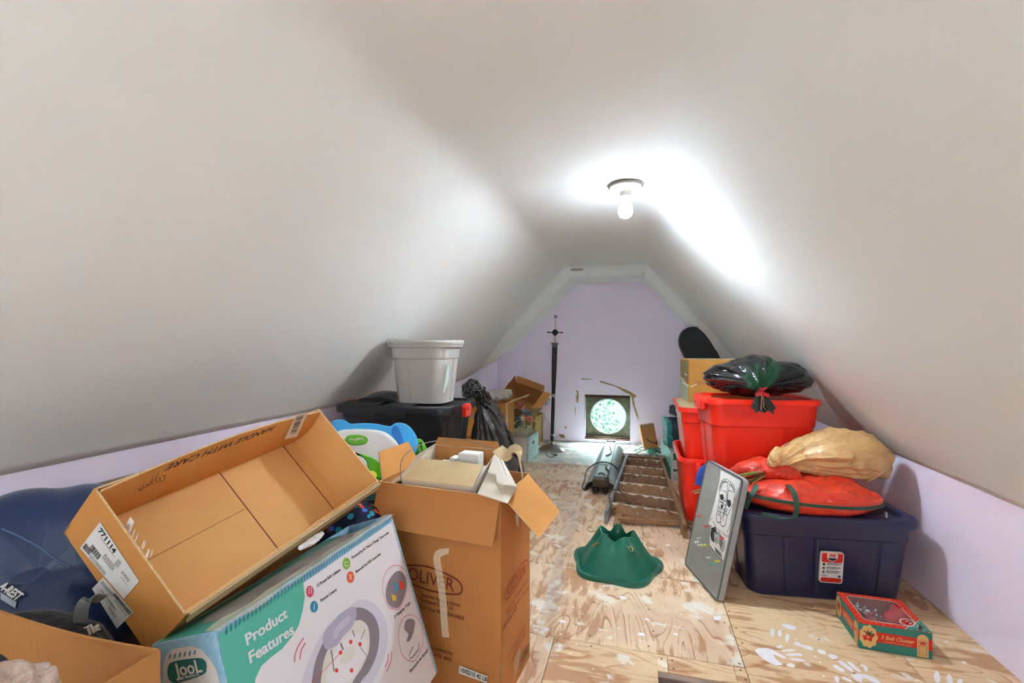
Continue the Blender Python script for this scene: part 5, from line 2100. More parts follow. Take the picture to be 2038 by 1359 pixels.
# exact corners
n = len(inn)
vs = [(x, y, H) for x, y in inn] + [(x, y, H) for x, y in outr]
fs = [(i, (i + 1) % n, n + (i + 1) % n, n + i) for i in range(n)]
mb.add(vs, fs, 0)
for cx_, cy_ in ((0, 0), (L, 0), (L, W), (0, W)):
    near = sorted(range(n), key=lambda i: (outr[i][0] - cx_) ** 2 + (outr[i][1] - cy_) ** 2)[:2]
    mb.add([(outr[near[0]][0], outr[near[0]][1], H), (outr[near[1]][0], outr[near[1]][1], H), (cx_, cy_, H)], [(0, 1, 2)], 0)
q = inn + inn[:1]
stroke(mb, q, .0022, Matrix.Translation((0, 0, H)), 1, z=.0009)
random.seed(4)
for i in range(44):
    u = i / 44 * 4
    sd, tt = int(u), u % 1
    p = [(tt * L, .013), (L - .013, tt * W), (L - tt * L, W - .013), (.013, W - tt * W)][sd]
    flat(mb, ell(p[0] + random.uniform(-.004, .004), p[1] + random.uniform(-.004, .004), .004, .002, random.uniform(0, 3), 8), Matrix.Translation((0, 0, H)), 2, z=.0008)
mb.build('window_panel', [m_bred, m_cream, M('yellow star print', '#e3a23c', .5)], bx, sharp=0, solid=.001)
mb = MB()
TH = Matrix.Translation((0, 0, H))
flat(mb, [(L - .085, 0), (L, 0), (L, .085)], TH, 0, z=.0011)
flat(mb, [(L - .089, 0), (L - .085, 0), (L, .085), (L, .089)], TH, 1, z=.0013)
flat(mb, [(L - .040, .012), (L - .028, .010), (L - .012, .040), (L - .018, .050)], TH, 2, z=.0013)
flat(mb, ell(L - .055, .055, .032, .024, .8, 24), TH, 1, z=.0013)
flat(mb, ell(L - .055, .055, .027, .019, .8, 24), TH, 3, z=.0015)
flat(mb, ell(L - .05, .056, .012, .007, 2, 12), TH, 1, z=.0017)
mb.build('corner_print', [m_bteal, m_cream, m_brown_ink2, m_bred], bx, sharp=0)
mb = MB().box((.02, .02, H - .003), (L - .02, W - .02, H - .0022))
mb.build('window_film', M('clear window film', '#f4f0ee', .08, alpha=.05, coat=.3), bx, sharp=0)
TFb = frame((0, -.0002, 0), (1, 0, 0), (0, 0, 1))
TLb = frame((-.0002, W, 0), (0, -1, 0), (0, 0, 1))


def bell(mb, c, d, s, mi=0):
    d = Vector(d).normalized()
    x = d.orthogonal().normalized()
    y = d.cross(x)
    T = Matrix(((x.x, y.x, d.x, c[0]), (x.y, y.y, d.y, c[1]), (x.z, y.z, d.z, c[2]), (0, 0, 0, 1)))
    mb.lathe([(.008 * s, 0), (.02 * s, .004 * s), (.03 * s, .015 * s), (.034 * s, .032 * s), (.040 * s, .05 * s), (.05 * s, .062 * s), (.051 * s, .066 * s), (.046 * s, .064 * s), (.03 * s, .04 * s), (.01 * s, .02 * s)], 24, T, mi, True, True)
    mb.lathe([(.004 * s, .05 * s), (.010 * s, .058 * s), (.010 * s, .066 * s), (.004 * s, .073 * s)], 12, T, mi)


for T_, wd_ in ((TFb, L), (TLb, W)):
    mb = MB()
    flat(mb, [(0, .034), (wd_, .034), (wd_, .074), (0, .074)], T_, 0, z=.0004)
    sc_ = [(.030 + .030 * (1 + .07 * math.cos(9 * a)) * math.cos(a), .052 + .044 * (1 + .07 * math.cos(9 * a)) * math.sin(a)) for a in [2 * PI * i / 54 for i in range(54)]]
    flat(mb, [(max(0.0005, x), min(H - .001, y)) for x, y in sc_], T_, 1, z=.0008)
    for bxx, byy, ang in ((.019, .045, 2.6), (.036, .043, 3.6), (.028, .060, 3.1), (.042, .058, 4.2)):
        ca, sa = math.cos(ang), math.sin(ang)
        q = [(-.004, .010), (.004, .010), (.008, -.008), (-.008, -.008)]
        q = [(bxx + x * -ca - y * sa, byy + x * sa - y * ca) for x, y in q]
        q = [(bxx + (x - bxx), byy + (y - byy)) for x, y in q]
        flat(mb, q, T_, 0, z=.0012)
    for a in (.2, .9, 1.7, 2.5, 5.8):
        stroke(mb, [(.030, .062), (.030 + .020 * math.cos(a), .062 + .016 * math.sin(a))], .004, T_, 2, z=.0014)
    # little arched door
    x0 = wd_ - .048
    door = [(x0, .004), (x0 + .036, .004), (x0 + .036, .072)] + [(x0 + .018 + .018 * math.cos(a), .072 + .018 * math.sin(a)) for a in [PI * i / 10 for i in range(1, 10)]] + [(x0, .072)]
    flat(mb, door, T_, 1, z=.0008)
    for dx in (.009, .018, .027):
        stroke(mb, [(x0 + dx, .012), (x0 + dx, .068)], .0008, T_, 3, z=.0012)
    stroke(mb, [(x0 + .005, .012), (x0 + .031, .012), (x0 + .031, .068), (x0 + .005, .068), (x0 + .005, .012)], .001, T_, 3, z=.0012)
    flat(mb, ell(x0 + .018, .058, .009, .005, 0, 12), T_, 0, z=.0014)
    flat(mb, ell(x0 + .030, .040, .0012, .0018, 0, 8), T_, 3, z=.0014)
    for dx in (.012, .018, .024):
        stroke(mb, [(x0 + dx, .056), (x0 + dx - .001, .046)], .0025, T_, 0, z=.0014)
    pp_ = mb.build('side_print', [m_bred, m_btan, m_dgreen, m_brown_ink2], bx, sharp=0)
    cxx = (.062 + wd_ - .05) / 2
    text('3 Bell Cluster', .0205, T_ @ Matrix.Translation((cxx, .056, 0)), m_btan, 'lettering', pp_, lift=.001, bold=.0004, shear=.25, sx=.95)
    text('For Beautiful Christmas Decorations', .006, T_ @ Matrix.Translation((cxx, .041, 0)), m_btan, 'lettering', pp_, lift=.001, sx=1.05)
m_bellr = M('glossy red ornament', '#b90f12', .15, .2, coat=.6)
bc = thing('bell_ornament', 'cluster of glossy red bell ornaments lying inside the windowed carton', 'ornament', (.844, 2.14, 0), (0, 0, math.radians(-1.6)))
for c, d, s in (((.14, .10, .040), (.6, -.6, .1), 1.15), ((.15, .15, .040), (.9, .5, .1), 1.1), ((.11, .13, .04), (-.9, -.3, .0), 1.0)):
    mb = MB()
    bell(mb, c, d, s)
    mb.build('bell', m_bellr, bc, sharp=60)
random.seed(9)
mb = MB()
for i in range(260):
    c = Vector((random.gauss(.075, .022), random.gauss(.16, .028), random.gauss(.07, .008)))
    c.z = min(c.z, .09)
    r_ = Euler((random.uniform(0, 6), random.uniform(0, 6), random.uniform(0, 6))).to_matrix().to_4x4()
    s_ = random.uniform(.004, .010)
    mb.add([(-s_, 0, 0), (0, -s_ * .5, s_ * .3), (s_, 0, 0), (0, s_ * .5, -s_ * .3)], [(0, 1, 2, 3)], 0, Matrix.Translation(c) @ r_)
o = mb.build('tinsel', M('silver foil tinsel', '#e6e6e6', .12, 1.), None, sharp=0, fix=False)
o.location = bc.location
o.rotation_euler = bc.rotation_euler
tag(o, 'silver foil tinsel bunched beside the red bells in the windowed carton', 'tinsel', kind='stuff')
# ================================================================ left side, remaining things
# supports that carry the heap
def closed_box(name, label, loc, rz, L, W, H, mat, rx=0, ry=0, tape=True, group=None, cat='box'):
    o = thing(name, label, cat, loc, (rx, ry, rz), group)
    MB().box((0, 0, 0), (L, W, H)).build('box_body', mat, o, sharp=0, bevel=.004)
    if tape:
        MB().box((-.0008, W / 2 - .025, H * .75), (L + .0008, W / 2 + .025, H + .0008)).build('tape', m_tape, o, sharp=0)
    MB().box((.002, W / 2 - .0008, H + .0001), (L - .002, W / 2 + .0008, H + .0012)).build('seam', m_brown_ink, o, sharp=0)
    return o


closed_box('cardboard_box', 'closed brown carton on the floor under the swing box', (-1.03, .72, 0), PI / 2 * 0, .24, .60, .155, m_card_dk)
closed_box('cardboard_box', 'big closed carton on the floor beneath the tipped empty carton', (-1.46, 1.02, 0), 0, .45, .32, .57, m_card_dk)
closed_box('cardboard_box', 'low closed carton on the floor under the blue camping pad', (-1.72, .50, 0), 0, .50, .48, .35, m_card_dk)
# navy self inflating pad
m_nylon = M('navy blue nylon', '#0e2a58', .32, sheen=.2, bump=(6, .35), var=(3, .35))
pad = thing('camping_pad', 'stuffed navy blue nylon camping pad with white lettering, slumped by the left wall', 'camping pad', (0, 0, 0))
pc = Vector((-1.44, .82, .575))


def padf(u, v):
    th, ph = 2 * PI * u, PI * v
    s = math.sin(ph) ** .6
    x = math.copysign(abs(math.cos(th)) ** .7, math.cos(th)) * .235 * s
    z = math.copysign(abs(math.sin(th)) ** .7, math.sin(th)) * .235 * s
    y = -math.cos(ph) * .13
    q = Vector((x, y, z))
    q.z += .03 * math.sin(x * 9 + 1) - .10 * max(0, -x - .05)
    q.y -= .015 * math.exp(-((z - .02 + x * .55) / .03) ** 2) * s * (-1 if y < 0 else 0)
    q += q.normalized() * (.030 * noise.noise(q * 5) + .026 * (crease(q + Vector((2, 1, 0)), 4) - .3) + .010 * math.sin(z * 60 + 5 * noise.noise(q * 4)) * sst(.0, -.2, z))
    R = Matrix.Rotation(math.radians(48), 3, 'Z') @ Matrix.Rotation(math.radians(-24), 3, 'X')
    return pc + R @ q


mb = MB()
mb.grid(padf, 110, 60, closeu=True)
pad_o = mb.build('pad_body', m_nylon, pad, sharp=0)


def surf_text(body, pa_, pb_, size, mat, par, d0, bold=0., ext=.002):
    """lettering between two seen points at distance d0, facing the room"""
    a, b = atd(*pa_, d0[0]), atd(*pb_, d0[1])
    x = (b - a).normalized()
    n_ = (EYE - a).normalized()
    y = n_.cross(x)
    T = frame(a.lerp(b, .5), x, y)
    o = text(body, size, T, mat, 'lettering', par, bold=bold, ext=ext)
    xs = [(T.inverted() @ v.co).x for v in o.data.vertices]
    k = (b - a).length / (max(xs) - min(xs))
    o.data.transform(T @ Matrix.Diagonal((k, 1, 1, 1)) @ T.inverted())
    return o


mb = MB()
mb.tube([p_ for p_ in (seen(pad_o, v.x, v.y, .001) for v in smooth_path([(3, 1052, 0), (40, 1068, 0), (80, 1090, 0), (110, 1112, 0), (140, 1128, 0)], 5)) if p_ is not None], .0022, 6)
mb.build('seam', M('blue grey piping', '#4a6288', .5), pad, sharp=0)
# edge of a grey panel standing against the left wall
mb = MB()
mb.box((-1.752, .30, .352), (-1.738, 1.30, .735))
tag(mb.build('wall_panel', M('weathered grey board', '#8b8374', .8, var=(6, .3)), None, sharp=0, bevel=.002), 'thin weathered board standing against the left knee wall behind the blue pad', 'board')
# small dark bag with a grey loop
m_dnavy = M('very dark navy fabric', '#0c0f1c', .7, sheen=.2, bump=(50, .4))
db = thing('duffel_bag', 'very dark navy bag with a grey strap loop and script lettering, behind the swing box', 'bag', (0, 0, 0))
mb = path_blob([(-1.32, .52, .55), (-1.22, .58, .58), (-1.10, .64, .57), (-1.02, .68, .52)], [(.05, .05), (.09, .10), (.09, .10), (.04, .05)], nu=50, nv=40, seed=5, amp=.014, freq=9)
db_o = mb.build('bag_body', m_dnavy, db, sharp=0)
mb = MB()
pp = [atd(*p) for p in ((162, 1262, .93), (160, 1235, .92), (165, 1205, .92), (182, 1190, .93), (204, 1192, .95))]
mb.ribbon(smooth_path(pp, 5), .022, (.6, .7, .3), .003)
mb.build('strap_loop', M('grey webbing', '#6f7370', .7), db, sharp=0)
# open carton at the very corner with clear wrapped bundle inside
cb_ = thing('open_carton', 'open brown carton in the near left corner holding a wrapped bundle', 'box', (0, 0, 0))
Y0 = .60
A = atd(0, 1216, .83)
B = atd(310, 1292, .80)
mb = MB()
n_ = 24
for s_, off in ((0, 0), (1, .005)):
    pass
top = []
for i in range(n_ + 1):
    px = -60 + 372 * i / n_
    py = 1197 + (px + 60) * .262 + 12 * math.sin(PI * i / n_)
    d_ = .84 - .05 * i / n_
    top.append(atd(px, py, d_))
vs, fs = [], []
for k in (0, 1):
    for j in range(6):
        for i, p in enumerate(top):
            q = p.copy()
            q.z -= .4 * j / 5
            q.y += .02 * math.sin(PI * i / n_) * (j / 5) + .005 * k
            vs.append(q)
w = n_ + 1
for k in (0, 1):
    for j in range(5):
        for i in range(n_):
            q = k * 6 * w + j * w + i
            fs.append((q, q + 1, q + w + 1, q + w))
for i in range(n_):
    fs.append((i, i + 1, 6 * w + i + 1, 6 * w + i))
mb.add(vs, fs)
mb.build('rear_wall', m_card_dk, cb_, sharp=40)
L0, L1 = top[0], top[-1]
mb = MB()
plate([L1 + Vector((0, .003, 0)), L1 + Vector((-.04, -.34, -.02)), L1 + Vector((-.04, -.34, -.4)), L1 + Vector((0, .003, -.4))], .005, 0, mb)
plate([L0, L0 + Vector((0, -.34, 0)), L0 + Vector((0, -.34, -.4)), L0 + Vector((0, 0, -.4))], .005, 0, mb)
plate([L0 + Vector((0, 0, -.4)), L1 + Vector((0, 0, -.4)), L1 + Vector((-.04, -.34, -.4)), L0 + Vector((0, -.34, -.4))], .005, 0, mb)
mb.build('box_walls', m_card_dk, cb_, sharp=0)
mb = path_blob([atd(-80, 1385, .62), atd(0, 1380, .63), atd(40, 1388, .64), atd(90, 1392, .66), atd(118, 1405, .67)], [(.04, .04), (.05, .048), (.05, .05), (.035, .032), (.01, .01)], nu=90, nv=70, seed=15, amp=.05, freq=12)
tag(mb.build('wrapped_bundle', M('frosted plastic wrap over tan stuff', '#a8826a', .2, bump=(50, 1.), var=(14, .7), col2='#d8c8bc', coat=.8), None, sharp=0), 'tan bundle in crumpled clear plastic inside the near left carton', 'bundle')
closed_box('cardboard_box', 'closed carton on the floor under the near left open carton', (-1.12, .22, 0), 0, .36, .34, .30, m_card_dk)

# ---- polka dot fabric
m_polka = bpy.data.materials.new('navy fabric with coloured dots')
m_polka.use_nodes = True
nt = m_polka.node_tree
b_ = nt.nodes['Principled BSDF']
b_.inputs['Roughness'].default_value = .8
tc = nt.nodes.new('ShaderNodeTexCoord')
vo = nt.nodes.new('ShaderNodeTexVoronoi')
vo.inputs['Scale'].default_value = 36
vo.inputs['Randomness'].default_value = .7
nt.links.new(tc.outputs['Object'], vo.inputs['Vector'])
cr = nt.nodes.new('ShaderNodeValToRGB')
cr.color_ramp.interpolation = 'CONSTANT'
els = [(0, '#c8321f'), (.2, '#2f8f4a'), (.4, '#d9601f'), (.55, '#2aa0b8'), (.7, '#8a1f2a'), (.85, '#3f6fd0')]
cr.color_ramp.elements[0].position = 0
cr.color_ramp.elements[0].color = lin(els[0][1])
cr.color_ramp.elements[1].position = els[1][0]
cr.color_ramp.elements[1].color = lin(els[1][1])
for p_, c_ in els[2:]:
    cr.color_ramp.elements.new(p_).color = lin(c_)
sx_ = nt.nodes.new('ShaderNodeSeparateColor')
nt.links.new(vo.outputs['Color'], sx_.inputs[0])
nt.links.new(sx_.outputs[0], cr.inputs[0])
lt = nt.nodes.new('ShaderNodeMath')
lt.operation = 'LESS_THAN'
lt.inputs[1].default_value = .40
nt.links.new(vo.outputs['Distance'], lt.inputs[0])
mx = nt.nodes.new('ShaderNodeMix')
mx.data_type = 'RGBA'
mx.inputs[6].default_value = lin('#10163a')
nt.links.new(lt.outputs[0], mx.inputs[0])
nt.links.new(cr.outputs[0], mx.inputs[7])
nt.links.new(mx.outputs[2], b_.inputs['Base Color'])
mb = path_blob([(-1.12, 1.34, .30), (-1.05, 1.40, .44), (-.99, 1.44, .52), (-.93, 1.42, .58), (-.89, 1.39, .61)], [(.12, .12), (.16, .15), (.15, .13), (.11, .09), (.03, .03)], nu=60, nv=50, seed=6, amp=.018, freq=9)
tag(mb.build('dotted_fabric', m_polka, None, sharp=0), 'dark blue fabric with coloured dots squeezed between the cartons', 'fabric')
closed_box('cardboard_box', 'closed carton on the floor under the dotted fabric and the toy table', (-1.45, 1.36, 0), 0, .52, .60, .33, m_card_dk)
mb = path_blob([atd(598, 1090, 1.10), atd(620, 1078, 1.16), atd(640, 1062, 1.22)], [(.006, .006), (.014, .008), (.007, .006)], nu=40, nv=24, seed=3, amp=.014, freq=30)
tag(mb.build('plastic_wrapper', M('white crinkled plastic', '#d8d8d8', .2, bump=(40, .5), coat=.4), None, sharp=0), 'small crinkled white plastic wrapper between the swing box and tipped carton', 'wrapper')

# ---- toddler activity table top
tt = thing('activity_table', 'white, blue and green plastic toddler activity table leaning against the black tote', 'toy table', (0, 0, 0))
pc_ = atd(755, 960, 1.98)
fw = (EYE - pc_)
fw.z = 0
fw.normalize()
fw = (fw + Vector((.22, .0, .42))).normalized()
xr = Vector((0, 0, 1)).cross(fw).normalized()
up_ = fw.cross(xr)
place(tt, pc_, xr, up_, fw)
TI_ = Matrix.Identity(4)
R9 = (640, 820, 5.6625)


def ttp(pts, z=0):
    return trace(tt, Matrix.Translation((0, 0, z)), cropc(pts, *R9))


def slab(name, pts, z0, z1, mat, bev, sm=5, par=None):
    q = ttp(pts, z1)
    if sm:
        q = [(v.x, v.y) for v in smooth_path([(x, y, 0) for x, y in q], sm, True)]
    mb = MB()
    # rounded shoulders
    cx_ = sum(p[0] for p in q) / len(q)
    cy_ = sum(p[1] for p in q) / len(q)

    sgn = 1 if sum(q[i - 1][0] * q[i][1] - q[i][0] * q[i - 1][1] for i in range(len(q))) > 0 else -1

    def sh(k):
        n_ = len(q)
        o = []
        for i in range(n_):
            a, b = Vector(q[i - 1]), Vector(q[(i + 1) % n_])
            d = (b - a)
            d = d.normalized() if d.length > 1e-6 else Vector((1, 0))
            nn = Vector((-d.y, d.x))
            nn *= sgn
            o.append((q[i][0] + nn.x * k, q[i][1] + nn.y * k))
        return o
    rings = []
    for k in range(5):
        a = PI / 2 * k / 4
        zz = z1 - bev + bev * math.sin(a)
        rings.append([(x, y, zz) for x, y in sh(bev * (1 - math.cos(a)))])
    rings.insert(0, [(x, y, z0) for x, y in sh(0)])
    mb.loft(rings, True, True, True)
    return mb.build(name, mat, par or tt, sharp=60)


m_tb, m_tw, m_tgr = M('sky blue plastic', '#3aa0dc', .28), M('cream white plastic', '#ded9d6', .3), M('lime green plastic', '#5fb51f', .28)
slab('blue_rim', [(20, 260), (105, 115), (160, 85), (215, 72), (270, 85), (330, 122), (450, 117), (600, 122), (700, 140), (780, 152), (830, 120), (890, 112), (960, 130), (1030, 190), (1085, 290), (1090, 400), (1040, 500), (1000, 640), (880, 860), (600, 980), (200, 950), (-80, 760), (-80, 480)], -.09, 0, m_tb, .014)
slab('blue_rim', [(800, 170), (835, 150), (880, 190), (930, 330), (1000, 520), (960, 560), (900, 420), (840, 310), (795, 240)], -.02, .004, M('deep blue plastic', '#1f6fc0', .3), .006)
slab('white_top', [(40, 330), (110, 250), (170, 215), (260, 185), (450, 180), (620, 190), (740, 225), (850, 320), (910, 430), (950, 545), (930, 700), (800, 850), (500, 930), (200, 880), (20, 700)], -.02, .028, m_tw, .022)
slab('green_foot', [(1075, 300), (1110, 288), (1150, 310), (1190, 380), (1203, 440), (1185, 490), (1140, 512), (1085, 505), (1060, 400)], -.10, -.015, m_tgr, .025)
go_ = slab('green_badge', [(265, 312), (290, 270), (350, 256), (440, 258), (505, 280), (526, 315), (500, 352), (430, 370), (350, 370), (290, 350)], .02, .033, m_tgr, .003)
slab('green_swirl', [(370, 462), (450, 468), (560, 500), (680, 580), (760, 660), (700, 760), (600, 740), (540, 690), (505, 640), (515, 590), (470, 530), (410, 490)], .0, .036, m_tgr, .008)
slab('white_knob', [(380, 490), (450, 500), (510, 560), (518, 620), (500, 680), (440, 720), (380, 700), (340, 600)], .0, .046, m_tw, .012)
slab('yellow_ball', [(515, 700), (530, 670), (570, 655), (610, 668), (632, 700), (620, 740), (575, 760), (530, 745)], .0, .056, M('yellow plastic', '#e6d51e', .3), .02)
q = ttp([(300, 315), (490, 315)], .033)
Tl = Matrix.Translation(((q[0][0] + q[1][0]) / 2, q[0][1], .033)) @ Matrix.Rotation(PI - .05, 4, 'Z')
text('LeapFrog', .0155, Tl, m_tw, 'lettering', go_, lift=.001, bold=.0003)

# ================================================================ back left heap
# file box, its long side to the room
fb = thing('file_box', 'white printed file box at the back left below the fake flowers', 'box', (-1.385, 4.63, 0), (0, 0, math.radians(-3)))
m_fb = M('white file box board', '#cfcac0', .6, var=(8, .2))
m_fbs = M('pale aqua printed board', '#a9cfc6', .6, var=(18, .5), col2='#d8e2da')
open_box(fb, .30, .42, .25, mat=m_fb, mati=m_fb)
TR_ = frame((.3066, 0, 0), (0, 1, 0), (0, 0, 1))
mb = MB()
flat(mb, [(.006, .006), (.414, .006), (.414, .244), (.006, .244)], TR_, 0, z=.0002)
flat(mb, rrect(.17, .15, .25, .18, .012), TR_, 1, z=.0006)
random.seed(2)
for i in range(26):
    x, y = random.uniform(.03, .36), random.choice((.03, .05, .07, .10, .12, .2, .22))
    flat(mb, [(x, y), (x + random.uniform(.01, .05), y), (x + .03, y + .008), (x, y + .006)], TR_, 2, z=.0005)
mb.build('side_print', [m_fbs, m_black, M('grey teal print', '#6c8f8a', .6)], fb, sharp=0)
# tall open carton behind
tc_ = thing('open_carton', 'tall narrow tan carton standing open against the back wall', 'box', (-1.47, 5.34, 0), (0, 0, math.radians(-2)))
m_card_olive = card_mat('olive tan cardboard', '#a3864c')  # even olive tan board for the narrow carton
open_box(tc_, .315, .38, .35, mat=m_card_olive, mati=m_card_dk)
# tilted carton leaning on it
tl = thing('open_carton', 'brown open carton tilted on top of the tall tan carton, flaps spread', 'box', (-1.47, 5.06, .44), (math.radians(32), math.radians(17), math.radians(-8)))
open_box(tl, .36, .28, .24, mat=card_mat('olive brown cardboard', '#94743c'), mati=m_card_dk)
flap(tl, 'flap', (0, 0, .24), (.36, 0, .24), (0, -1, 0), .07, 140, m_card_dk, bow=.004)
flap(tl, 'flap', (.36, 0, .24), (.36, .28, .24), (1, 0, 0), .10, 75, m_card, bow=.004)
flap(tl, 'flap', (0, .28, .24), (0, 0, .24), (-1, 0, 0), .10, -5, m_card_dk, bow=.004)
flap(tl, 'flap', (.36, .28, .24), (0, .28, .24), (0, 1, 0), .07, 30, m_card_dk, bow=.004)
# orange brown carton with plastic on top, on a lower carton
closed_box('cardboard_box', 'plain carton on the floor at the left wall under the orange brown carton', (-1.60, 4.02, 0), 0, .42, .40, .36, m_card_dk)
oc = thing('open_carton', 'orange brown carton stacked by the left wall, stuffed with clear plastic', 'box', (-1.525, 4.05, .362), (0, 0, math.radians(2)))
open_box(oc, .37, .34, .30, mat=m_card_or, mati=m_card_dk)
flap(oc, 'flap', (0, .30, .30), (0, .02, .30), (-1, 0, 0), .16, -18, M('reddish cardboard', '#9a5a2c', .7, var=(5, .2)), bow=.004)
flap(oc, 'flap', (.37, .02, .30), (.37, .32, .30), (1, 0, 0), .17, 70, m_card_lt, bow=.004)
mb = MB()
mb.box((.02, -.0075, .16), (.36, -.0066, .20)).box((.12, -.0075, .002), (.16, -.0066, .298))
mb.build('tape', m_tape, oc, sharp=0)
mb = MB()
mb.beam((.378, .0, .30), (.385, .0, .01), .012, .03, up=(0, 1, 0))
mb.build('side_edge', m_card_lt, oc, sharp=0)
mb = path_blob([(-1.48, 4.12, .68), (-1.38, 4.16, .71), (-1.26, 4.2, .72), (-1.15, 4.25, .74)], [(.05, .03), (.09, .055), (.10, .06), (.04, .03)], nu=40, nv=40, seed=11, amp=.03, freq=14)
tag(mb.build('plastic_wrap', M('bubble wrap plastic', '#cfc6b8', .15, alpha=.55, bump=(60, .7), coat=.5), None, sharp=0), 'crumpled clear plastic wrap bulging out of the orange brown carton', 'plastic wrap')
mb = path_blob([(-1.16, 5.33, .50), (-1.11, 5.34, .56), (-1.05, 5.36, .54), (-.99, 5.38, .55)], [(.03, .03), (.06, .06), (.06, .05), (.02, .02)], nu=40, nv=40, seed=13, amp=.04, freq=14)
tag(mb.build('plastic_wrap', M('grey clear plastic', '#aeb4b8', .12, alpha=.5, bump=(40, .7), coat=.5), None, sharp=0), 'loose grey clear plastic at the right of the tilted back carton', 'plastic wrap')
# fake flowers in glass vases standing in the file box
R1 = (940, 720, 6.794)
m_glass = M('smoky glass', '#5c6a66', .05, alpha=.55, coat=1.)
m_leaf = M('sage green leaf', '#7f9a66', .5, var=(20, .3))
m_stem = M('pale green stem', '#b9bf7f', .5)
m_petal = M('salmon pink petal', '#c87660', .5, var=(30, .3))
m_petc = M('cream petal', '#d9c39a', .5)
closed_box('cardboard_box', 'small pale carton standing inside the white file box', (-1.36, 4.72, .012), 0, .24, .28, .30, M('pale grey board', '#b5ab9a', .7))
vz = thing('glass_vase', 'dark smoky round glass vase in the file box at the back left', 'vase', atd(*cropc([(588, 800)], *R1)[0], 4.95))
MB().lathe([(.02, -.075), (.05, -.06), (.072, -.02), (.074, .01), (.055, .045), (.032, .06), (.036, .07), (.032, .07), (.028, .058), (.05, .04), (.068, .01), (.066, -.02), (.046, -.055), (.0, -.068)], 28).build('vase_body', m_glass, vz, sharp=60)
for i, (x, y, r_, lb) in enumerate(((658, 596, .036, 'salmon artificial tulip standing highest in the back left heap'), (770, 772, .034, 'salmon artificial tulip at the right of the back left heap'), (508, 806, .034, 'salmon artificial tulip at the lower left of the flower cluster'))):
    hd = atd(*cropc([(x, y)], *R1)[0], 4.72)
    tf_ = thing('artificial_tulip', lb, 'artificial flower', hd, group='salmon tulips')
    ang = (1.2, -1.2, .4)[i]
    mb = MB()
    for k in range(5):
        a = 2 * PI * k / 5

        def pet(u, v, a=a):
            w_ = (u - .5) * 1.5
            rr_ = r_ * math.sin(PI * (.18 + .70 * v)) * 1.0
            z_ = -r_ * 1.1 + 2.3 * r_ * v
            an = a + w_ * (1 - .55 * v)
            return Matrix.Rotation(ang, 3, 'Y') @ Vector((rr_ * math.cos(an), rr_ * math.sin(an), z_))
        mb.grid(pet, 8, 8)
    mb.build('petals', m_petal, tf_, sharp=0, solid=.001)
    mb = MB()
    base = Matrix.Rotation(ang, 3, 'Y') @ Vector((0, 0, -r_ * 1.1))
    dn = Vector((-.10 + .06 * i, .05, -.22))
    mb.tube(smooth_path([base, base * 2.6 + Vector((0, 0, -.01)), dn * .6 + base, dn], 6), .005, 7)
    mb.build('stem', m_stem, tf_, sharp=0)
for i, (pts, w_) in enumerate((([(470, 900), (430, 720), (455, 560), (440, 470)], .05), ([(500, 900), (490, 760), (500, 660), (510, 615)], .03), ([(560, 940), (640, 900), (700, 940), (760, 935)], .025), ([(720, 960), (790, 900), (800, 810)], .018), ([(560, 930), (560, 860), (600, 800), (660, 780)], .015), ([(600, 950), (640, 870), (700, 900), (716, 930)], .02), ([(690, 770), (720, 850), (715, 910)], .03), ([(545, 905), (620, 905), (690, 925)], .02))):
    P = [atd(*q, 4.74 + .01 * i) for q in cropc(pts, *R1)]
    P = smooth_path(P, 6)
    mb = MB()
    rings = []
    n_ = len(P)
    for k, p in enumerate(P):
        t_ = k / (n_ - 1)
        ww = w_ * math.sin(PI * min(.97, t_ * .9 + .06)) * .5 + .001
        rings.append([p + Vector((-ww, 0, .002)), p + Vector((0, -ww * .3, 0)), p + Vector((ww, 0, .002)), p + Vector((0, .004, .001))])
    mb.loft(rings, True, True, True)
    tag(mb.build('artificial_leaf', m_leaf if i < 2 or i > 5 else m_stem, None, sharp=0), 'curling artificial leaf in the back left flower cluster', 'artificial leaf', 'leaves of the fake flowers')
lc = thing('artificial_lily', 'cream artificial flower in the middle of the back left cluster', 'artificial flower', atd(*cropc([(690, 750)], *R1)[0], 4.68))
mb = MB()
for k in range(6):
    a = 2 * PI * k / 6
    mb.add([(0, 0, 0), (.018 * math.cos(a - .4), -.005, .018 * math.sin(a - .4)), (.042 * math.cos(a), -.016, .042 * math.sin(a)), (.018 * math.cos(a + .4), -.005, .018 * math.sin(a + .4))], [(0, 1, 2, 3)])
mb.build('petals', m_petc, lc, sharp=0, solid=.001)
mb = MB().tube([(0, 0, 0), (.01, .0, -.06), (.012, .02, -.13)], .005, 7)
mb.build('stem', m_stem, lc, sharp=0)
mb = path_blob([atd(*q, 4.85) for q in cropc([(660, 650), (700, 680), (760, 700), (800, 730)], *R1)], [(.02, .02), (.04, .035), (.04, .04), (.015, .02)], nu=30, nv=30, seed=8, amp=.03, freq=20)
tag(mb.build('plastic_wrap', M('blue grey foil', '#6f7f88', .2, .3, bump=(40, .6)), None, sharp=0), 'crumpled blue grey wrap below the highest tulip', 'plastic wrap')

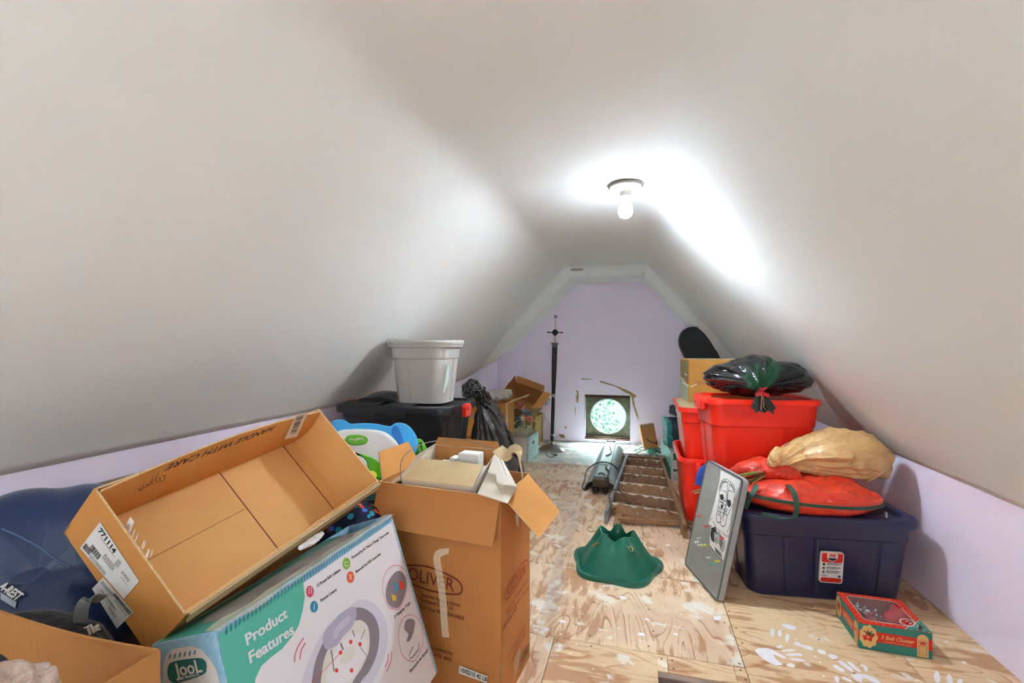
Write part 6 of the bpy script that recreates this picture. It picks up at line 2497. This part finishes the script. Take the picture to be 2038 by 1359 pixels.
# ---- floor lamp
lp_ = thing('floor_lamp', 'shadeless black and chrome floor lamp standing before the lavender back wall', 'floor lamp', (-.945, 5.24, 0), (0, math.radians(1.6), 0))
m_chr = M('brushed nickel', '#a9a59c', .28, 1.)
m_blk = M('black enamel', '#15151a', .35)
MB().lathe([(.0, 0), (.146, 0), (.150, .006), (.146, .016), (.12, .038), (.08, .056), (.04, .066), (.022, .072), (.016, .085), (0, .085)], 48).build('base', m_chr, lp_, sharp=50)
MB().lathe([(.016, .08), (.022, .095), (.016, .115), (.024, .125), (.02, .15), (.024, .16), (.02, .17), (.0205, .60), (.0, .60)], 24).build('lower_pole', m_blk, lp_, sharp=50)
mb = MB().lathe([(.018, .085), (.026, .09), (.026, .10), (.017, .105)], 24).lathe([(.021, .16), (.026, .165), (.026, .178), (.0215, .184)], 24).lathe([(.021, .600), (.025, .605), (.025, .63), (.021, .635)], 24)
mb.lathe([(.030, 1.165), (.036, 1.19), (.046, 1.215), (.040, 1.22), (.03, 1.20), (.0, 1.2)], 24)
mb.build('collar', m_chr, lp_, sharp=50)
MB().lathe([(.0205, .63), (.026, .80), (.031, 1.168), (.0, 1.17)], 24).build('upper_pole', m_blk, lp_, sharp=50)
MB().lathe([(.010, 1.20), (.008, 1.30), (.005, 1.50), (.0, 1.50)], 14).build('stem', M('ivory rod', '#bdb3a5', .4), lp_, sharp=50)
mb = MB().lathe([(.008, 1.295), (.03, 1.315), (.042, 1.335), (.03, 1.352), (.01, 1.37)], 20)
mb.tube([(-.08, 0, 1.335), (.08, 0, 1.335)], .0055, 8)
for s in (-1, 1):
    mb.lathe([(.007, -.012), (.009, 0), (.007, .012)], 10, Matrix.Translation((s * .078, 0, 1.335)) @ Matrix.Rotation(PI / 2, 4, 'Y'))
mb.build('socket_cluster', m_steel_dk, lp_, sharp=50)
mb = MB()
mb.tube([(.013 * math.cos(t), 0, 1.513 + .013 * math.sin(t)) for t in [2 * PI * i / 20 for i in range(21)]], .005, 8)
mb.build('finial', m_blk, lp_, sharp=0)
mb = MB()
mb.tube(smooth_path([(.03, -.03, 1.13), (.035, -.03, 1.10), (.028, -.03, 1.07)], 5), .0025, 6)
mb.build('pull_chain', m_brass, lp_, sharp=0)
mb = MB()
P = [atz(*q) for q in ((1086, 888, .035), (1086, 898, .006), (1088, 906, .004), (1096, 910, .004), (1106, 906, .004), (1098, 903, .004))]
mb.tube(smooth_path(P, 6), .004, 7)
mb.box(P[-2] - Vector((.016, .01, .004)), P[-2] + Vector((.016, .01, .014)))
o = mb.build('power_cord', M('grey cord', '#55544f', .5), lp_, sharp=30)
o.matrix_basis = lp_.matrix_basis.inverted()
mb = MB()
P = [aty(*q, 5.6) for q in ((1074, 815), (1084, 828), (1093, 845), (1094, 870), (1090, 884))]
mb.tube(smooth_path(P, 6), .0022, 6)
tag(mb.build('wire', M('thin grey wire', '#8f8b86', .5), None, sharp=0), 'thin wire curving beside the floor lamp', 'wire')

# ================================================================ back right
sb = thing('small_carton', 'small brown carton with a curved arrow mark leaning at the back wall', 'box', (.068, 5.44, .02), (math.radians(-6), math.radians(-10), math.radians(8)))
MB().box((0, 0, 0), (.155, .12, .27)).build('box_body', m_card_dk, sb, sharp=0, bevel=.003)
TS_ = frame((0, -.0003, 0), (1, 0, 0), (0, 0, 1))
mb = MB()
stroke(mb, [(v.x, v.y) for v in smooth_path([(.04, .12, 0), (.07, .085, 0), (.11, .06, 0), (.15, .055, 0)], 5)], .010, TS_, 0, z=.0005)
flat(mb, [(.125, .045), (.152, .085), (.153, .035)], TS_, 0, z=.0005)
mb.build('arrow_mark', m_black, sb, sharp=0)
MB().box((-.0005, -.0008, .245), (.1555, .05, .2708)).build('tape', m_tape, sb, sharp=0)
m_teal = M('teal nylon fabric', '#1f8f8c', .45, bump=(20, .3), sheen=.2)
m_teal_d = M('dark teal nylon', '#12343c', .5, bump=(20, .4))
m_seafoam = M('aqua plastic binding', '#5fc8b4', .4)


def softbox(name, par, c, dims, rz, mat, seed, amp=.012, tilt=0):
    R = Matrix.Translation(c) @ Matrix.Rotation(rz, 4, 'Z') @ Matrix.Rotation(tilt, 4, 'X')
    mb = MB()

    def f(u, v):
        th, ph = 2 * PI * u, PI * v
        s = math.sin(ph) ** .35
        ex = .35
        x = math.copysign(abs(math.cos(th)) ** ex, math.cos(th)) * s * dims[0] / 2
        y = math.copysign(abs(math.sin(th)) ** ex, math.sin(th)) * s * dims[1] / 2
        z = -math.copysign(abs(math.cos(ph)) ** ex, math.cos(ph)) * dims[2] / 2
        q = Vector((x, y, z))
        return R @ (q + q.normalized() * crumple(q + Vector((seed, seed, 0)), 12, amp))
    mb.grid(f, 64, 40, closeu=True)
    return mb.build(name, mat, par, sharp=0)


zb = Vector((.36, 4.62, 0))
tb1 = thing('cooler_bag', 'teal and dark blue soft bag on the stacked white boxes at the right', 'bag', (0, 0, 0))
softbox('bag_body', tb1, (.345, 4.72, .385), (.20, .46, .20), math.radians(4), m_teal_d, 2)
softbox('teal_panel', tb1, (.262, 4.66, .43), (.05, .40, .13), math.radians(4), m_teal, 5)
softbox('teal_panel', tb1, (.266, 4.58, .33), (.06, .34, .09), math.radians(4), m_teal, 9)
mb = MB()
mb.tube(smooth_path([(.25, 4.44, .475), (.235, 4.6, .50), (.24, 4.8, .495), (.25, 4.9, .47)], 6), .008, 7)
mb.tube(smooth_path([(.238, 4.42, .30), (.23, 4.55, .28), (.232, 4.7, .285)], 6), .007, 7)
mb.build('piping', m_seafoam, tb1, sharp=0)
softbox('bag_body', tag(thing('cloth_bag', 'dark green cloth bag lying on the teal bag beside the red tote', 'bag', (0, 0, 0)), 'dark green cloth bag lying on the teal bag beside the red tote', 'bag'), (.40, 4.90, .545), (.16, .22, .10), .3, M('dark olive cloth', '#26352c', .8), 3)
m_wbox = M('white printed carton', '#c9c6c0', .5)
for k, (lb, z) in enumerate((('white printed carton with aqua side, upper of two beside the red totes', .131), ('white printed carton with aqua side, lower of two, on the floor', .0))):
    w_ = thing('shallow_carton', lb, 'box', (.278, 4.33, z), (0, 0, math.radians(5)))
    MB().box((0, 0, 0), (.24, .62, .128)).build('box_body', m_wbox, w_, sharp=0, bevel=.003)
    mb = MB()
    flat(mb, [(.004, .004), (.616, .004), (.616, .124), (.004, .124)], frame((0, .62, 0), (0, -1, 0), (0, 0, 1)), 0, z=.0004)
    T_ = frame((0, 0, 0), (1, 0, 0), (0, 0, 1))
    flat(mb, [(.02, .05), (.06, .05), (.06, .112), (.02, .112)] if k == 0 else [(.02, .082), (.07, .082), (.07, .104), (.02, .104)], T_, 1, z=.0004)
    random.seed(k)
    for i in range(14):
        x, y = random.uniform(.02, .2), random.uniform(.012, .07)
        flat(mb, [(x, y), (x + .02, y), (x + .02, y + .006), (x, y + .006)], T_, 2, z=.0006)
    mb.build('print', [m_seafoam, M('dark green print', '#1f5a38', .5), M('grey green print', '#6f8f7c', .5)], w_, sharp=0)
# cables on the floor under the vent
m_cab_w, m_cab_g, m_cab_k = M('white cable', '#cfd6cc', .45), M('teal green cable', '#4f9a86', .45), M('black cable', '#1c1f22', .5)
cabs = [([(1235, 893), (1252, 885), (1268, 880), (1284, 884), (1296, 890), (1310, 892)], m_cab_w), ([(1262, 892), (1280, 884), (1296, 882), (1310, 888), (1322, 896), (1306, 899)], m_cab_g), ([(1256, 887), (1272, 889), (1290, 893), (1312, 898), (1326, 901)], m_cab_w),
        ([(1264, 898), (1284, 890), (1302, 887), (1318, 892)], m_cab_w), ([(1292, 900), (1300, 892), (1310, 886), (1322, 889), (1328, 898)], m_cab_g), ([(1286, 887), (1304, 892), (1324, 899), (1332, 903)], m_cab_k)]
for i, (pts, mm) in enumerate(cabs):
    mb = MB()
    P = [atz(x, y + 5, .006 + .012 * (k % 2) + i * .003) for k, (x, y) in enumerate(pts)]
    mb.tube(smooth_path(P, 8), .006, 8)
    tag(mb.build('cable', mm, None, sharp=0), 'loose white, green and black cables tangled on the floor by the small carton', 'cable', 'cables on the floor near the vent')
mb = MB()
P0_ = atz(1300, 900, .02)
for i in range(5):
    a = i * 1.1
    mb.tube(smooth_path([P0_ + Vector((.06 * math.cos(a + t), .05 * math.sin(a + t), .006 * i + .01 * math.sin(t * 2))) for t in [2 * PI * k / 8 for k in range(9)]], 5), .005, 7)
tag(mb.build('cable_coil', m_cab_g, None, sharp=0), 'coiled aqua green cable on the floor before the small carton', 'cable')
# instrument case leaning behind the carton
ic = thing('instrument_case', 'black padded instrument case leaning at the back right behind the carton', 'instrument case', (0, 0, 0))
zt = aty(1372, 662, 5.0)
base = Vector((1.10, 5.10, .04))
dax = (zt - base)
LL = dax.length
x_ = Vector((dax.z, 0, -dax.x)).normalized()
place(ic, base, x_, x_.cross(dax) * -1, dax)
prof = [(-.10, 0), (.10, 0), (.14, .06), (.15, .3), (.13, .5), (.15, LL - .35), (.152, LL - .12), (.12, LL - .02), (.06, LL + .04), (-.03, LL + .05), (-.10, LL + .01), (-.145, LL - .08), (-.152, LL - .25), (-.15, LL - .4), (-.12, .5), (-.14, .3), (-.14, .06)]
q = [(v.x, v.y) for v in smooth_path([(x, y, 0) for x, y in prof], 4, True)]
mb = MB()
Tc = Matrix(((1, 0, 0, 0), (0, 0, 1, 0), (0, 1, 0, 0), (0, 0, 0, 1)))
mb.prism(q, -.055, .055, Tc)
mb.build('case_body', m_blk_c if False else M('black padded nylon', '#101014', .6, bump=(80, .3)), ic, sharp=40, bevel=.018)
mb = MB()
stroke(mb, q + q[:1], .004, Tc @ Matrix.Scale(.97, 4, (1, 0, 0)), 0, z=-.0565)
mb.build('zipper', M('grey zipper', '#6b675c', .5, .4), ic, sharp=0, solid=.002)
mb = MB()
mb.tube(smooth_path([(-.15, 0, LL - .30), (-.19, -.01, LL - .33), (-.19, -.01, LL - .5), (-.15, 0, LL - .55)], 5), .006, 7)
mb.build('strap', m_blk, ic, sharp=0)
# battered carton on the red tote with a flattened sheet below
mb = MB()
mb.prism([(.27, 3.24), (.66, 3.23), (.67, 3.80), (.30, 3.84), (.262, 3.60)], .786, .792)
tag(mb.build('cardboard_sheet', m_card_lt, None, sharp=0), 'flattened tan cardboard sheet between the red tote and the battered carton', 'cardboard sheet')
bc_ = thing('cardboard_box', 'battered ochre carton with torn side, on the far red tote beside the shiny black bag', 'box', (.345, 3.49, .7925), (0, 0, math.radians(6)))
m_card_och = card_mat('ochre cardboard', '#c98f45', .12)
L, W, H = .40, .31, .30
MB().box((0, 0, 0), (L, W, H)).build('box_body', m_card_och, bc_, sharp=0, bevel=.004)
TLf = frame((-.0003, W, 0), (0, -1, 0), (0, 0, 1))
mb = MB()
flat(mb, [(.01, .0), (W - .01, .0), (W - .03, .10), (W - .04, .11), (.12, .15), (.02, .16), (.005, .06)], TLf, 0, z=.0006)
flat(mb, [(.02, .16), (.12, .15), (W - .04, .11), (W - .02, .12), (W - .01, .105), (W - .035, .098), (.12, .14), (.02, .15)], TLf, 1, z=.0012)
flat(mb, [(.02, .17), (W - .02, .13), (W - .015, H - .01), (.01, H - .01)], TLf, 2, z=.0008)
mb.build('torn_side', [M('pale torn board', '#a8b092', .8, var=(30, .5), col2='#c7c4a8'), m_white, M('faded board', '#9a8558', .8, var=(22, .3))], bc_, sharp=0)
mb = MB()
flat(mb, ell(.06, .035, .012, .009, .3, 12), frame((0, -.0003, 0), (1, 0, 0), (0, 0, 1)), 0, z=.0006)
flat(mb, [(.04, .15), (.12, .155), (.125, .125), (.04, .12)], frame((0, -.0003, 0), (1, 0, 0), (0, 0, 1)), 1, z=.0006)
mb.build('dents', [m_brown_ink2, m_card_dk], bc_, sharp=0)
MB().box((-.0006, .10, H - .0), (L + .0006, .22, H + .001)).build('tape', M('dull white tape', '#cdc6b8', .5), bc_, sharp=0)
mb = MB()
for p, q_ in (((.0, -.002, .118), (-.05, -.012, .14)), ((.01, -.004, .11), (.05, -.012, .13)), ((-.01, .01, .19), (-.03, -.0, .20))):
    mb.ribbon([p, q_], .006, (0, 0, 1), .001)
mb.build('torn_fibres', m_white, bc_, sharp=0)

# ================================================================ ceiling fixtures
m_porc = M('white porcelain', '#d8d6d0', .35)


def bulb_fixture(loc, label, strength, nm):
    o = thing('ceiling_light', label, 'ceiling light', loc)
    MB().lathe([(.0, .006), (.080, .006), (.081, -.002), (.078, -.010), (.066, -.014), (.040, -.020), (.034, -.030), (.0, -.03)], 48).build('porcelain_base', m_porc, o, sharp=50)
    MB().lathe([(.084, .006), (.088, .0), (.084, -.006), (.082, -.004)], 48, cap0=False, cap1=False).build('trim_ring', M('dull metal ring', '#8e8a84', .4, .8), o, sharp=50)
    MB().lathe([(.026, -.028), (.029, -.032), (.028, -.052), (.020, -.054), (.0, -.054)], 32).build('socket', M('ivory socket', '#c9c2b6', .4), o, sharp=40)
    m_b = bpy.data.materials.get('lit bulb glass ' + nm)
    m_b = M('lit bulb glass ' + nm, '#dcf0ff', .4, emit=strength)
    # emission shaped to shine mostly downward, limiting glare on the ceiling
    nt_b = m_b.node_tree
    ge = nt_b.nodes.new('ShaderNodeNewGeometry')
    se = nt_b.nodes.new('ShaderNodeSeparateXYZ')
    mr = nt_b.nodes.new('ShaderNodeMapRange')       # downward normals 1, sideways and upward 0
    mr.inputs[1].default_value = 0
    mr.inputs[2].default_value = -1
    pw = nt_b.nodes.new('ShaderNodeMath')
    pw.operation = 'POWER'
    pw.inputs[1].default_value = 2
    ma = nt_b.nodes.new('ShaderNodeMath')
    ma.operation = 'MULTIPLY_ADD'
    ma.inputs[1].default_value = strength * BULB_DOWN
    ma.inputs[2].default_value = strength * .25
    nt_b.links.new(ge.outputs['Normal'], se.inputs[0])
    nt_b.links.new(se.outputs[2], mr.inputs[0])
    nt_b.links.new(mr.outputs[0], pw.inputs[0])
    nt_b.links.new(pw.outputs[0], ma.inputs[0])
    nt_b.links.new(ma.outputs[0], nt_b.nodes['Principled BSDF'].inputs['Emission Strength'])
    mb = MB().lathe([(.0155, -.050), (.0165, -.064), (.022, -.080), (.032, -.100), (.0365, -.118), (.0355, -.135), (.028, -.150), (.015, -.158), (.0, -.160)], 32)
    mb.build('bulb', m_b, o, sharp=0)['label'] = 'glowing white glass bulb'
    return o


bulb_fixture((-.0605, 2.407, 1.992), 'bare lit bulb in a round porcelain holder on the flat ceiling', BULB, 'front')
bulb_fixture((-.30, -1.05, 1.992), 'added fill bulb on the ceiling of the near end, unseen behind the viewer', BULB_BACK, 'rear')  # added out of view to brighten the near end
p = atz(1148, 537, 1.955)
o = MB()
o.lathe([(.050, .0), (.066, .0), (.066, -.006), (.058, -.010), (.050, -.006)], 36, cap0=False, cap1=False)
o.box((-.03, -.008, -.004), (.035, .012, .004))
o = o.build('mounting_ring', M('old white plastic ring', '#b9b1a6', .6), None, sharp=40)
o.location = (p.x, p.y, p.z + .008)
tag(o, 'small round mounting ring on the ceiling close to the back wall', 'mounting ring')

# ================================================================ things down in the floor hatch
mb = path_blob([(.09, 1.76, -.07), (.14, 1.73, -.06), (.20, 1.74, -.07)], [(.03, .04), (.06, .05), (.03, .04)], nu=40, nv=30, seed=2, amp=.015, freq=18)
tag(mb.build('dark_cloth', m_dcloth, None, sharp=0), 'crumpled dark cloth down in the floor hatch', 'cloth')
for i in range(6):
    x = .215 + i * .028
    mb = MB()
    mb.lathe([(.0, -.10), (.012, -.10), (.0125, -.03), (.009, -.022), (.0, -.02)], 16, Matrix.Translation((x, 1.752, 0)))
    tag(mb.build('white_spool', M('cream plastic', '#d6cdb8', .5) if i % 2 else M('pale grey plastic', '#b9b9b9', .4), None, sharp=50), 'small pale cylinder standing in the row inside the floor hatch', 'spool', 'pale cylinders in the floor hatch')

def on_mesh_text(body, o, pa_, pb_, size, mat, par, bold=0., lift=.004, ext=.0015):
    a, b = seen(o, *pa_, lift), seen(o, *pb_, lift)
    if a is None or b is None:
        return
    m_ = a.lerp(b, .5)
    x = (b - a).normalized()
    T = frame((0, 0, 0), x, (EYE - m_).normalized().cross(x))
    inv = T.inverted()
    return fitted_text(o, body, T, (inv @ a)[:2], (inv @ b)[:2], size, mat, par, lift=(inv @ m_).z, bold=bold, ext=ext)


on_mesh_text('A-REST', pad_o, (2, 1164), (40, 1190), .022, m_white, pad, bold=.0008, lift=.012)
mb = MB()
pt_ = [seen(pad_o, x, y, .006) for x, y in ((1, 1178), (33, 1198), (30, 1210), (1, 1192))]
plate(pt_, .002, 0, mb)
mb.build('white_tab', M('pale grey print', '#aab4c0', .5), pad, sharp=0)
on_mesh_text('The', db_o, (172, 1258), (197, 1245), .026, m_white, db, lift=.022)
